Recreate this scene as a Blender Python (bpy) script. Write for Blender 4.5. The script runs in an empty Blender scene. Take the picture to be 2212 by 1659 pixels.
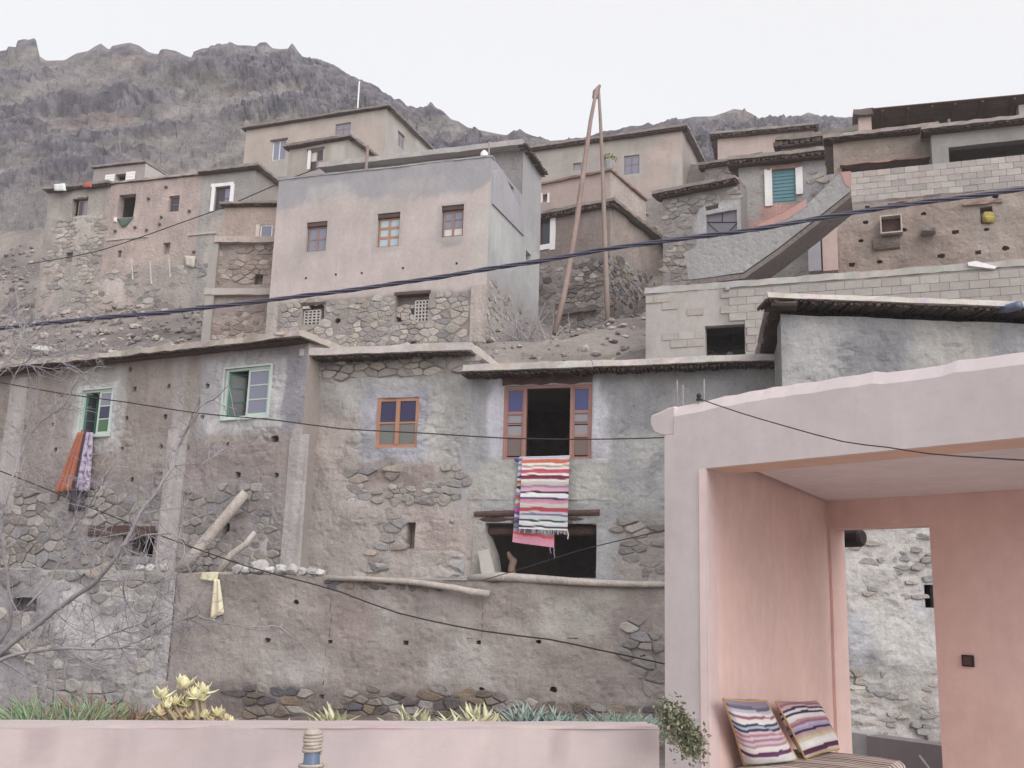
import bpy, bmesh, math, random
from mathutils import Vector, Matrix, noise
sc = bpy.context.scene
col = sc.collection
rnd = random.Random(7)
V = Vector

def S(h):                                    # sRGB hex -> linear
    c = [int(h[i:i+2], 16)/255 for i in (0, 2, 4)]
    c = [x/12.92 if x <= .04045 else ((x+.055)/1.055)**2.4 for x in c]
    l = .3*c[0]+.59*c[1]+.11*c[2]; return tuple(l+(x-l)*.8 for x in c)      # washed-out look mixed into every colour

# ------------------------------------------------------------------ camera
PW, PH, PF = 2212., 1659., 2200.             # picture units used for measuring
PITCH, ROLL = math.radians(11.9), math.radians(1.7)
fw = V((0, math.cos(PITCH), math.sin(PITCH)))
_r0 = V((1, 0, 0)); _u0 = V((0, -math.sin(PITCH), math.cos(PITCH)))
rt = _r0*math.cos(ROLL) + _u0*math.sin(ROLL)
up = -_r0*math.sin(ROLL) + _u0*math.cos(ROLL)
cam = bpy.data.objects.new('camera', bpy.data.cameras.new('camera'))
col.objects.link(cam)
cam.data.sensor_width = 36; cam.data.lens = 36*PF/PW
cam.data.clip_start = .05; cam.data.clip_end = 2000
m = Matrix.Identity(4)
for i, ax in enumerate((rt, up, -fw)):
    for k in range(3): m[k][i] = ax[k]
cam.matrix_world = m
sc.camera = cam

# ------------------------------------------------------------------ sky, sun, exposure
SUN_EL, SUN_AZ = math.radians(38), math.radians(147)    # behind the camera, high
w = bpy.data.worlds.new('World'); sc.world = w; w.use_nodes = True
nt = w.node_tree; nt.nodes.clear()
sky = nt.nodes.new('ShaderNodeTexSky'); sky.sky_type = 'NISHITA'; sky.sun_disc = False
sky.sun_elevation = SUN_EL; sky.sun_rotation = SUN_AZ
bg1 = nt.nodes.new('ShaderNodeBackground'); bg1.inputs[1].default_value = .05
bg2 = nt.nodes.new('ShaderNodeBackground'); bg2.inputs[0].default_value = (1, .968, .925, 1); bg2.inputs[1].default_value = .79
add = nt.nodes.new('ShaderNodeAddShader'); wo = nt.nodes.new('ShaderNodeOutputWorld')
nt.links.new(sky.outputs[0], bg1.inputs[0]); nt.links.new(bg1.outputs[0], add.inputs[0])
nt.links.new(bg2.outputs[0], add.inputs[1]); nt.links.new(add.outputs[0], wo.inputs[0])
sl = bpy.data.lights.new('sun', 'SUN'); sl.energy = 2.6; sl.angle = math.radians(60); sl.color = (1, .97, .95)
so = bpy.data.objects.new('sun', sl); col.objects.link(so)
sd = V((math.sin(SUN_AZ)*math.cos(SUN_EL), math.cos(SUN_AZ)*math.cos(SUN_EL), math.sin(SUN_EL)))
so.rotation_euler = sd.to_track_quat('Z', 'Y').to_euler(); so.location = (0, -5, 30)
sc.view_settings.view_transform = 'Standard'; sc.view_settings.look = 'None'
sc.view_settings.exposure = 0.15; sc.view_settings.gamma = 1; sc.view_settings.use_curve_mapping = False

# ------------------------------------------------------------------ measuring helpers
def ray(x, y): return fw + rt*((x-PW/2)/PF) - up*((y-PH/2)/PF)
def ond(x, y, d):
    v = ray(x, y); return v*(d/v.y)
def onz(x, y, z):
    v = ray(x, y); return v*(z/v.z)
def fbm(p, o=4): return noise.fractal(p, 1.0, 2.0, o)
def sst(a, b, x):
    t = min(1, max(0, (x-a)/(b-a))) if b != a else float(x > a); return t*t*(3-2*t)
def mixc(a, b, t): return tuple(a[i]*(1-t)+b[i]*t for i in range(3))

# ------------------------------------------------------------------ materials
MATS = {}
def nodes(name):
    m = bpy.data.materials.new(name); m.use_nodes = True
    n = m.node_tree.nodes; b = n['Principled BSDF']; b.inputs['Specular IOR Level'].default_value = .25
    MATS[name] = m
    return m, n, m.node_tree.links, b
def surf(name, base=None, attr=False, objcol=False, var=.25, sc1=1.3, sc2=14, rough=.9, bump=.5, bdist=.03, bscale=9, tint=None, spec=.2, pits=0, gain=1.0, streak=False, lumps=0):
    m, n, L, b = nodes(name)
    b.inputs['Roughness'].default_value = rough; b.inputs['Specular IOR Level'].default_value = spec
    tc = n.new('ShaderNodeTexCoord')
    if attr:
        s = n.new('ShaderNodeAttribute'); s.attribute_name = 'Col'; src = s.outputs['Color']
    elif objcol:
        s = n.new('ShaderNodeObjectInfo'); src = s.outputs['Color']
    else:
        s = n.new('ShaderNodeRGB'); s.outputs[0].default_value = (*base, 1); src = s.outputs[0]
    vec = tc.outputs['Object']
    if objcol:                                # shared meshes: shift the pattern per piece
        vm = n.new('ShaderNodeVectorMath'); vm.operation = 'MULTIPLY_ADD'; vm.inputs[1].default_value = (1, 1, 1)
        cb = n.new('ShaderNodeCombineXYZ'); mu = n.new('ShaderNodeMath'); mu.operation = 'MULTIPLY'; mu.inputs[1].default_value = 37
        L.new(s.outputs['Random'], mu.inputs[0]); L.new(mu.outputs[0], cb.inputs[0]); L.new(mu.outputs[0], cb.inputs[1])
        L.new(vec, vm.inputs[0]); L.new(cb.outputs[0], vm.inputs[2]); vec = vm.outputs[0]
    def nz(scale, det=6, ro=.6):
        t = n.new('ShaderNodeTexNoise'); t.inputs['Scale'].default_value = scale; t.inputs['Detail'].default_value = det
        t.inputs['Roughness'].default_value = ro; L.new(vec, t.inputs['Vector']); return t.outputs['Fac']
    def rng(src_, a, b_):
        r = n.new('ShaderNodeMapRange'); r.inputs[1].default_value = .25; r.inputs[2].default_value = .75
        r.inputs[3].default_value = a; r.inputs[4].default_value = b_; L.new(src_, r.inputs[0]); return r.outputs[0]
    def mul(c, f):
        x = n.new('ShaderNodeMix'); x.data_type = 'RGBA'; x.blend_type = 'MULTIPLY'; x.inputs[0].default_value = 1
        L.new(c, x.inputs[6]); L.new(f, x.inputs[7]); return x.outputs[2]
    v0 = vec
    if streak:
        mp = n.new('ShaderNodeMapping'); mp.inputs['Scale'].default_value = (1, 1, .22); L.new(vec, mp.inputs['Vector']); vec = mp.outputs[0]
        n3 = nz(sc1*5, 6, .7); src = mul(src, rng(n3, 1-var*.9, 1+var*.7)); vec = v0
    n1, n2 = nz(sc1), nz(sc2, 4)
    src = mul(src, rng(n1, gain*(1-var), gain*(1+var))); src = mul(src, rng(n2, 1-var*.8, 1+var*.8))
    if tint:
        x = n.new('ShaderNodeMix'); x.data_type = 'RGBA'; x.blend_type = 'MIX'; x.inputs[7].default_value = (*tint, 1)
        L.new(rng(nz(sc1*2.3, 3), -.25, .55), x.inputs[0]); L.new(src, x.inputs[6]); src = x.outputs[2]
    L.new(src, b.inputs['Base Color'])
    if bump:
        bp = n.new('ShaderNodeBump'); bp.inputs['Strength'].default_value = bump; bp.inputs['Distance'].default_value = bdist
        h = nz(bscale, 9, .65)
        if pits:
            vo = n.new('ShaderNodeTexVoronoi'); vo.inputs['Scale'].default_value = pits; L.new(vec, vo.inputs['Vector'])
            r = n.new('ShaderNodeMapRange'); r.inputs[1].default_value = 0; r.inputs[2].default_value = .35; r.inputs[3].default_value = 0; r.inputs[4].default_value = .5
            L.new(vo.outputs['Distance'], r.inputs[0])
            ad = n.new('ShaderNodeMath'); ad.operation = 'ADD'; L.new(h, ad.inputs[0]); L.new(r.outputs[0], ad.inputs[1]); h = ad.outputs[0]
        L.new(h, bp.inputs['Height']); nrm = bp.outputs[0]
        if lumps:                             # stones telling through the mud: cells in rough courses, only in places
            mp2 = n.new('ShaderNodeMapping'); mp2.inputs['Scale'].default_value = (lumps, lumps, lumps*1.9); wn = n.new('ShaderNodeTexNoise'); wn.inputs['Scale'].default_value = 2.2; wn.inputs['Detail'].default_value = 4
            L.new(vec, wn.inputs['Vector']); va = n.new('ShaderNodeVectorMath'); va.operation = 'MULTIPLY_ADD'; va.inputs[1].default_value = (.28, .28, .28)
            L.new(wn.outputs['Color'], va.inputs[0]); L.new(vec, va.inputs[2]); L.new(va.outputs[0], mp2.inputs['Vector'])
            vo2 = n.new('ShaderNodeTexVoronoi'); vo2.feature = 'DISTANCE_TO_EDGE'; vo2.inputs['Scale'].default_value = 1; L.new(mp2.outputs[0], vo2.inputs['Vector'])
            r2 = n.new('ShaderNodeMapRange'); r2.interpolation_type = 'SMOOTHSTEP'; r2.inputs[1].default_value = 0; r2.inputs[2].default_value = .3; L.new(vo2.outputs['Distance'], r2.inputs[0])
            mk = n.new('ShaderNodeMapRange'); mk.inputs[1].default_value = .47; mk.inputs[2].default_value = .68; L.new(nz(.8, 4), mk.inputs[0])
            b2 = n.new('ShaderNodeBump'); b2.inputs['Distance'].default_value = .045; L.new(mk.outputs[0], b2.inputs['Strength']); L.new(r2.outputs[0], b2.inputs['Height']); L.new(nrm, b2.inputs['Normal']); nrm = b2.outputs[0]
            g1 = n.new('ShaderNodeMapRange'); g1.inputs[1].default_value = 0; g1.inputs[2].default_value = .07; g1.inputs[3].default_value = 1; g1.inputs[4].default_value = 0; L.new(vo2.outputs['Distance'], g1.inputs[0])
            g2 = n.new('ShaderNodeMath'); g2.operation = 'MULTIPLY'; L.new(g1.outputs[0], g2.inputs[0]); L.new(mk.outputs[0], g2.inputs[1])
            g3 = n.new('ShaderNodeMath'); g3.operation = 'MULTIPLY'; g3.inputs[1].default_value = .4; L.new(g2.outputs[0], g3.inputs[0])
            x2 = n.new('ShaderNodeMix'); x2.data_type = 'RGBA'; x2.inputs[7].default_value = (*S('6b605b'), 1); L.new(g3.outputs[0], x2.inputs[0]); L.new(src, x2.inputs[6]); L.new(x2.outputs[2], b.inputs['Base Color'])
        L.new(nrm, b.inputs['Normal'])
    return m
mPlaster = surf('plaster', attr=True, streak=True, var=.09, sc1=.9, sc2=9, bump=.35, bdist=.02, bscale=7)
mMud = surf('mud_plaster', attr=True, var=.16, sc1=1.1, sc2=22, bump=.9, bdist=.045, bscale=9, pits=4.5, gain=1.13, streak=True)
mMudL = surf('rubbly_mud', attr=True, var=.16, sc1=1.1, sc2=22, bump=.9, bdist=.045, bscale=9, pits=4.5, gain=1.13, streak=True, lumps=2.3)
mPaint = surf('painted_plaster', attr=True, var=.065, sc1=1.2, sc2=8, bump=.3, bdist=.012, bscale=9, rough=.8, streak=True)
mStone = surf('stone', objcol=True, var=.22, sc1=.6, sc2=2.5, bump=.9, bdist=.25, bscale=1.6)
mBlock = surf('concrete_block', objcol=True, var=.12, sc1=.5, sc2=4, bump=.5, bdist=.05, bscale=6)
mRock = surf('rock', attr=True, var=.3, sc1=.35, sc2=1.9, bump=1.0, bdist=.7, bscale=.9)
mEarth = surf('earth', attr=True, var=.22, sc1=.6, sc2=5, bump=1, bdist=.15, bscale=2.5)
mRubble = surf('rubble', attr=True, var=.2, sc1=1.2, sc2=7, bump=.8, bdist=.06, bscale=5)
mRoof = surf('mud_roof', attr=True, var=.15, sc1=1.5, sc2=11, bump=.6, bdist=.03, bscale=9)
mReed = surf('reed_eave', base=S('5a4d49'), var=.35, sc1=3, sc2=30, bump=.4, bdist=.02, bscale=30)
mWoodD = surf('dark_wood', base=S('5c4640'), var=.25, sc1=3, sc2=24, bump=.4, bdist=.01, bscale=30)
mLog = surf('weathered_log', base=S('b3a79f'), var=.26, sc1=3, sc2=26, bump=.9, bdist=.03, bscale=22)
mPoleR = surf('reddish_pole', base=S('8f7871'), var=.2, sc1=1, sc2=12, bump=.4, bdist=.01, bscale=18)
mPoleG = surf('tan_pole', base=S('8d7b73'), var=.15, sc1=1, sc2=12, bump=.4, bdist=.01, bscale=18)
mBark = surf('bark', base=S('948e92'), var=.25, sc1=3, sc2=25, bump=.5, bdist=.008, bscale=30)
mOrange = surf('orange_wood', base=S('b07a5c'), var=.12, sc1=4, sc2=30, bump=.2, bdist=.004, bscale=40, rough=.6)
mRedWood = surf('red_brown_wood', base=S('a3736a'), var=.12, sc1=4, sc2=30, bump=.2, bdist=.004, bscale=40, rough=.6)
mBrownW = surf('brown_wood', base=S('947468'), var=.15, sc1=4, sc2=30, bump=.2, bdist=.004, bscale=40, rough=.7)
mMint = surf('pale_mint_paint', base=S('bccdc4'), var=.08, sc1=4, sc2=30, bump=.1, bdist=.004, bscale=40, rough=.55)
mGreen = surf('green_paint', base=S('3f7a66'), var=.1, sc1=4, sc2=30, bump=.1, bdist=.004, bscale=40, rough=.55)
mWhite = surf('white_paint', base=S('e2dfe0'), var=.07, sc1=2, sc2=14, bump=.15, bdist=.006, bscale=20, rough=.7)
mTeal = surf('teal_shutter', base=S('5f8f9c'), var=.1, sc1=3, sc2=22, bump=.2, bdist=.006, bscale=25, rough=.6)
mMetalG = surf('grey_metal', base=S('77737f'), var=.08, sc1=2, sc2=14, bump=.1, bdist=.005, bscale=20, rough=.5, spec=.5)
mSteel = surf('rusty_rod', base=S('8b8385'), var=.15, sc1=6, sc2=40, bump=.1, bdist=.002, bscale=60, rough=.5, spec=.5)
mCable = surf('blue_black_cable', base=S('4c4a60'), var=.1, sc1=6, sc2=40, bump=.1, bdist=.002, bscale=60, rough=.45, spec=.5)
mWire = surf('black_wire', base=S('3a3638'), var=.1, sc1=6, sc2=40, bump=0, rough=.5)
mPipe = surf('blue_grey_pipe', base=S('5d6a85'), var=.1, sc1=4, sc2=20, bump=.1, bdist=.004, bscale=30, rough=.45, spec=.5)
mRope = surf('rope', base=S('aca094'), var=.2, sc1=20, sc2=120, bump=.6, bdist=.004, bscale=160)
mCloth = surf('woven_cloth', attr=True, var=.08, sc1=12, sc2=90, bump=.5, bdist=.006, bscale=110, rough=.95, spec=.05)
mFilm = surf('plastic_film', attr=True, var=.1, sc1=4, sc2=20, bump=.4, bdist=.02, bscale=12, rough=.4, spec=.4)
mLeaf = surf('leaf', objcol=True, var=.12, sc1=1.5, sc2=6, bump=.1, bdist=.02, bscale=6, rough=.5, spec=.4)
mFol = surf('foliage', attr=True, var=.2, sc1=8, sc2=40, bump=0, rough=.6, spec=.3)
mDark = surf('dark_plastic', base=S('3a2e30'), var=.1, sc1=10, sc2=60, bump=.1, bdist=.002, bscale=60, rough=.5)
def glass(name, c, rough=.18):
    m, n, L, b = nodes(name)
    b.inputs['Base Color'].default_value = (*c, 1); b.inputs['Roughness'].default_value = rough
    b.inputs['Specular IOR Level'].default_value = .5
    tc = n.new('ShaderNodeTexCoord'); t = n.new('ShaderNodeTexNoise'); t.inputs['Scale'].default_value = 3
    L.new(tc.outputs['Object'], t.inputs['Vector']); r = n.new('ShaderNodeMapRange')
    r.inputs[3].default_value = rough*.6; r.inputs[4].default_value = rough*1.8
    L.new(t.outputs['Fac'], r.inputs[0]); L.new(r.outputs[0], b.inputs['Roughness'])
    return m
gPale = glass('sky_reflection_pane', S('7f8097')); gBlue = glass('cobalt_pane', S('3f4482')); gNavy = glass('navy_pane', S('2b2652'))  # first pane: reflected sky put into its base colour
gGrey = glass('frosted_pane', S('8d8a92'), .4); gBrown = glass('brown_pane', S('6f5d58'), .4); gOlive = glass('grey_green_pane', S('6d6d6a'), .3)
gSky = glass('light_blue_pane', S('a5bcc6'), .4); gDark = glass('dark_pane', S('3a3a44')); gGreenP = glass('green_pane', S('3c6a3c'), .3)
gCurt = glass('curtained_pane', S('c9c3c1'), .5); gBottle = glass('blue_bottle_glass', S('5a6c88'), .2)

# ------------------------------------------------------------------ object helpers
WO = {}
def woff(o): return WO[o.name] if o is not None else V((0, 0, 0))
def tag(o, label=None, cat=None, group=None, kind=None):
    if label: o['label'] = label
    if cat: o['category'] = cat
    if group: o['group'] = group
    if kind: o['kind'] = kind
    return o
def thing(name, loc, label, cat, group=None):
    o = bpy.data.objects.new(name, None); o.empty_display_size = .2
    col.objects.link(o); o.location = loc; WO[o.name] = V(loc)
    return tag(o, label, cat, group)
class MB:
    def __init__(s): s.v = []; s.f = []; s.c = []
    def add(s, vs, fs, c=(.3, .3, .3)):
        b = len(s.v); s.v += [V(p) for p in vs]; s.f += [tuple(i+b for i in f) for f in fs]
        s.c += [c]*len(vs) if not isinstance(c, list) else c
        return b
    def hexa(s, p, c=(.3, .3, .3)):           # 8 corners: bottom ring then top ring
        s.add(p, [(3, 2, 1, 0), (4, 5, 6, 7), (0, 1, 5, 4), (1, 2, 6, 5), (2, 3, 7, 6), (3, 0, 4, 7)], c)
    def box(s, c0, sx, sy, sz, mat=None, c=(.3, .3, .3)):
        p = [V((x*sx/2, y*sy/2, z*sz/2)) for z in (-1, 1) for x, y in ((-1, -1), (1, -1), (1, 1), (-1, 1))]
        if mat: p = [mat @ q for q in p]
        s.hexa([V(c0)+q for q in p], c)
    def tube(s, pts, rad, n=8, c=(.3, .3, .3), cap=True, jit=0):
        pts = [V(p) for p in pts]; rings = []
        if not isinstance(rad, (list, tuple)): rad = [rad]*len(pts)
        prev = None; b0 = len(s.v)
        for i, p in enumerate(pts):
            d = (pts[min(i+1, len(pts)-1)]-pts[max(i-1, 0)]).normalized()
            if prev is None:
                a = d.cross(V((0, 0, 1)));
                if a.length < .1: a = d.cross(V((1, 0, 0)))
            else: a = prev - d*prev.dot(d)
            a.normalize(); prev = a; b = d.cross(a)
            for k in range(n):
                t = 2*math.pi*k/n; r = rad[i]*(1+jit*(rnd.random()-.5))
                s.v.append(p+(a*math.cos(t)+b*math.sin(t))*r); s.c.append(c)
        for i in range(len(pts)-1):
            for k in range(n):
                q = b0+i*n; s.f.append((q+k, q+(k+1) % n, q+n+(k+1) % n, q+n+k))
        if cap:
            s.f.append(tuple(b0+k for k in range(n))[::-1]); s.f.append(tuple(b0+(len(pts)-1)*n+k for k in range(n)))
    def prism(s, front, back, c=(.3, .3, .3)):
        n = len(front)
        s.add(list(front)+list(back), [tuple(range(n)), tuple(range(2*n-1, n-1, -1))]+[(i, i+n, (i+1) % n+n, (i+1) % n) for i in range(n)], c)
    def build(s, name, mat, parent=None, smooth=False, loc=None, fixn=True):
        if parent is not None: off = woff(parent)
        else:
            if loc is None:
                n = len(s.v); loc = V((sum(p.x for p in s.v)/n, sum(p.y for p in s.v)/n, min(p.z for p in s.v)))
            off = V(loc)
        me = bpy.data.meshes.new(name)
        me.from_pydata([p-off for p in s.v], [], s.f); me.update()
        if fixn:
            bm = bmesh.new(); bm.from_mesh(me); bmesh.ops.recalc_face_normals(bm, faces=bm.faces); bm.to_mesh(me); bm.free()
        a = me.color_attributes.new('Col', 'FLOAT_COLOR', 'POINT')
        fl = [];
        for c in s.c: fl += [c[0], c[1], c[2], 1]
        a.data.foreach_set('color', fl)
        if smooth: me.polygons.foreach_set('use_smooth', [True]*len(me.polygons))
        me.materials.append(mat)
        o = bpy.data.objects.new(name, me); col.objects.link(o)
        if parent is not None: o.parent = parent; WO[o.name] = off
        else: o.location = off; WO[o.name] = off
        return o

class Fac:                                    # a vertical plane: u along it (left to right), z up, n out towards the viewer
    def __init__(s, A, B):
        s.A = V((A[0], A[1], 0)); B = V((B[0], B[1], 0)); s.L = (B-s.A).length; s.t = (B-s.A)/s.L
        s.n = V((s.t.y, -s.t.x, 0)); s.rot = math.atan2(s.t.y, s.t.x)
    def pt(s, u, z, n=0): return s.A + s.t*u + s.n*n + V((0, 0, z))
    def uz(s, x, y, n=0):
        r = ray(x, y); k = (s.A+s.n*n).dot(s.n)/r.dot(s.n); p = r*k; return ((p-s.A).dot(s.t), p.z)
    def rect(s, x0, y0, x1, y1, n=0):
        xm, ym = (x0+x1)/2, (y0+y1)/2
        return (s.uz(x0, ym, n)[0], s.uz(x1, ym, n)[0], s.uz(xm, y1, n)[1], s.uz(xm, y0, n)[1])
    def box(s, mb, u0, u1, z0, z1, n0, n1, c=(.3, .3, .3)):
        mb.hexa([s.pt(u, z, n) for z in (z0, z1) for u, n in ((u0, n1), (u1, n1), (u1, n0), (u0, n0))], c)
    def shift(s, dn):
        return Fac((s.A+s.n*dn)[:2], (s.A+s.t*s.L+s.n*dn)[:2])
    def side_r(s, u, depth): return Fac(s.pt(u, 0)[:2], s.pt(u, 0, -depth)[:2])
    def side_l(s, u, depth): return Fac(s.pt(u, 0, -depth)[:2], s.pt(u, 0)[:2])
def fpx(right, d, left, inset=0):
    p = ond(*right, d); q = onz(*left, p.z)
    f = Fac(q[:2], p[:2]).shift(-inset); f.ztop = p.z
    return f

def patch(F, x0, y0, x1, y1, c, fe=.12, wob=.15):   # a patch of other plaster on a wall
    u0, u1, z0, z1 = F.rect(x0, y0, x1, y1); return (u0, u1, z0, z1, S(c) if isinstance(c, str) else c, fe, wob)
def colfn(base, patches=(), alt=None, asc=.5, seed=0):
    base = S(base); alt = S(alt) if alt else None
    def f(u, z):
        c = base
        if alt: c = mixc(c, alt, sst(-.25, .3, fbm(V((u*asc+seed, z*asc, seed*1.7)), 4)))
        for (u0, u1, z0, z1, pc, fe, wob) in patches:
            du = max(u0-u, u-u1); dz = max(z0-z, z-z1); d = max(du, dz)
            if d > fe+wob*2: continue
            d += wob*fbm(V((u*1.7+seed, z*1.7, 3.3)), 4)*1.5
            k = 1-sst(-fe, fe, d)
            if k > 0: c = mixc(c, pc, k)
        return c
    return f
def lines(a, b, brk, cell):
    s = sorted(set([a, b]+[x for x in brk if a < x < b])); o = [s[0]]
    for x in s[1:]:
        if x-o[-1] > .004: o.append(x)
    r = []
    for i in range(len(o)-1):
        k = max(1, math.ceil((o[i+1]-o[i])/cell)); r += [o[i]+(o[i+1]-o[i])*j/k for j in range(k)]
    return r+[o[-1]]
def wall(parent, F, u0, u1, z0, z1, holes=(), cf=None, cell=.25, amp=.02, freq=.8, mat=None, name='wall', label=None):
    holes = [h if len(h) > 5 else (*h, False) for h in holes]   # (u0,u1,z0,z1,depth,blind)
    sm_ = [h for h in holes if h[5] and h[1]-h[0] < .3 and h[3]-h[2] < .3 and h[3]-h[2] > .03 and h[1]-h[0] > .04]
    us = lines(u0, u1, [x for h in holes for x in h[:2]]+[(h[0]+h[1])/2 for h in sm_], cell); zs = lines(z0, z1, [x for h in holes for x in h[2:4]]+[(h[2]+h[3])/2 for h in sm_], cell)
    cor = {}
    for h in sm_:
        for cu in h[:2]:
            for cz in h[2:4]: cor[round(cu, 4), round(cz, 4)] = ((h[0]+h[1])/2, (h[2]+h[3])/2)
    nu, nz_ = len(us), len(zs); mb = MB()
    def disp(u, z):
        e = min(1, (u-u0)/.3, (u1-u)/.3)
        return amp*max(0, e)*fbm(V((u*freq+F.A.x, z*freq, F.A.y)), 4)*1.6
    for z in zs:
        for u in us:
            q = cor.get((round(u, 4), round(z, 4))) if cor else None
            if q: k = .22+.25*rnd.random(); mb.v.append(F.pt(u+(q[0]-u)*k, z+(q[1]-z)*k, disp(u, z)))
            else: mb.v.append(F.pt(u, z, disp(u, z)))
            mb.c.append(cf(u, z) if cf else (.3, .3, .3))
    hm = [[-1]*(nu-1) for _ in range(nz_-1)]
    for hi, h in enumerate(holes):
        for j in range(nz_-1):
            zc = (zs[j]+zs[j+1])/2
            if h[2] < zc < h[3]:
                for i in range(nu-1):
                    if h[0] < (us[i]+us[i+1])/2 < h[1]: hm[j][i] = hi
    inner = {}
    def inn(k, hi):
        if (k, hi) not in inner:
            j, i = divmod(k, nu); mb.v.append(F.pt(us[i], zs[j], -holes[hi][4])); mb.c.append(mb.c[k]); inner[(k, hi)] = len(mb.v)-1
        return inner[(k, hi)]
    for j in range(nz_-1):
        for i in range(nu-1):
            q = (j*nu+i, j*nu+i+1, (j+1)*nu+i+1, (j+1)*nu+i); hi = hm[j][i]
            if hi < 0: mb.f.append(q); continue
            if holes[hi][5]: mb.f.append(tuple(inn(k, hi) for k in q))
            for a, b, jj, ii in ((q[0], q[1], j-1, i), (q[1], q[2], j, i+1), (q[2], q[3], j+1, i), (q[3], q[0], j, i-1)):
                nb = hm[jj][ii] if 0 <= jj < nz_-1 and 0 <= ii < nu-1 else -1
                if nb != hi: mb.f.append((a, b, inn(b, hi), inn(a, hi)))
    o = mb.build(name, mat or mPlaster, parent, fixn=False)
    if label: o['label'] = label
    return o
def slab(parent, F, u0, u1, n0, n1, z0, z1, c, mat=None, name='roof', jit=.025, sag=.03, step=.22, crown=0):
    c = S(c); mb = MB(); P = []
    for (a, b) in (((u0, n1), (u1, n1)), ((u1, n1), (u1, n0)), ((u1, n0), (u0, n0)), ((u0, n0), (u0, n1))):
        k = max(2, int(math.hypot(b[0]-a[0], b[1]-a[1])/step))
        P += [(a[0]+(b[0]-a[0])*i/k, a[1]+(b[1]-a[1])*i/k) for i in range(k)]
    n = len(P); cu, cn = (u0+u1)/2, (n0+n1)/2
    sg = [sag*fbm(V((p[0]*.5, p[1]*.5, F.A.x)), 3) for p in P]
    J = lambda: jit*(rnd.random()-.5)*2
    bot = [F.pt(p[0]+J(), z0+sg[i]+J()*.4, p[1]+J()) for i, p in enumerate(P)]
    top = [F.pt(p[0]+J(), z1+sg[i]+J()*.7, p[1]+J()) for i, p in enumerate(P)]
    cc = lambda: tuple(x*(.92+.16*rnd.random()) for x in c)
    mb.add(bot+top, [(i, (i+1) % n, n+(i+1) % n, n+i) for i in range(n)], [cc() for _ in range(2*n)])
    bc = mb.add([F.pt(cu, z0, cn), F.pt(cu, z1+crown, cn)], [], c)
    for i in range(n):
        mb.f.append((bc, (i+1) % n, i)); mb.f.append((bc+1, n+i, n+(i+1) % n))
    return mb.build(name, mat or mRoof, parent)
def slab_poly(parent, pts, z0, z1, c, mat=None, name='roof', jit=.025, step=.22):
    c = S(c); mb = MB(); P = []
    for i in range(len(pts)):
        a, b = V(pts[i]), V(pts[(i+1) % len(pts)]); k = max(2, int((b-a).length/step)); P += [a.lerp(b, j/k) for j in range(k)]
    n = len(P); ct = sum(P, V((0, 0)))/n; J = lambda: jit*(rnd.random()-.5)*2
    cc = lambda: tuple(x*(.92+.16*rnd.random()) for x in c)
    mb.add([V((p.x+J(), p.y+J(), z0+J()*.4)) for p in P]+[V((p.x+J(), p.y+J(), z1+J()*.7)) for p in P], [(i, (i+1) % n, n+(i+1) % n, n+i) for i in range(n)], [cc() for _ in range(2*n)])
    bc = mb.add([V((ct.x, ct.y, z0)), V((ct.x, ct.y, z1))], [], c)
    for i in range(n): mb.f.append((bc, (i+1) % n, i)); mb.f.append((bc+1, n+i, n+(i+1) % n))
    return mb.build(name, mat or mRoof, parent)
def sticks(parent, F, u0, u1, n0, n1, z, r=.025, name='eave_sticks', mat=None, step=1.9, cross=False):
    mb = MB(); a, b = (u0, u1) if not cross else (n0, n1); x = a
    while x < b:
        rr = r*(.7+.6*rnd.random()); e0, e1 = rnd.random()*.04, rnd.random()*.09
        if not cross: p, q = F.pt(x, z-rr+rnd.random()*.01, n1-e1), F.pt(x+.03*(rnd.random()-.5), z-rr, n0)
        else: p, q = F.pt(u1-e1, z-rr, x), F.pt(u0, z-rr, x)
        mb.tube([p, q], rr, 5); x += r*step*(.8+.5*rnd.random())
    return tag(mb.build(name, mat or mReed, parent), kind='stuff')
def full_roof(parent, F, u0, u1, depth, z, th=.13, reed=.06, of=.4, ol=.25, orr=.3, c='a59a94', rc=None, sag=.03):
    r = slab(parent, F, u0-ol, u1+orr, -depth-.2, of, z-th, z, c, sag=sag)
    s1 = sticks(r, F, u0-ol+.03, u1+orr-.03, -.25, of-.03, z-th+.005, reed*.45)
    mb = MB(); F.box(mb, u0-ol+.08, u1+orr-.1, z-th-reed, z-th-reed*.75, -.2, of-.14); mb.build('eave_beam', mWoodD, r)
    return r
def stub_shell(parent, F, u0, u1, depth, z0, z1, c, cell=.6, mat=None, right=True, left=True, back=True, rcf=None, amp=.02, rh=(), lcf=None):
    cf = colfn(c, alt=None)
    if right:
        R = F.side_r(u1, depth); wall(parent, R, 0, depth, z0, z1, rh, rcf(R) if rcf else cf, cell, amp, mat=mat)
    if left:
        R = F.side_l(u0, depth); wall(parent, R, 0, depth, z0, z1, (), lcf(R) if lcf else cf, cell, amp, mat=mat)
    if back:
        B = Fac(F.pt(u1, 0, -depth)[:2], F.pt(u0, 0, -depth)[:2]); wall(parent, B, 0, u1-u0, z0, z1, (), cf, 1.5, 0, mat=mat)

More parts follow.
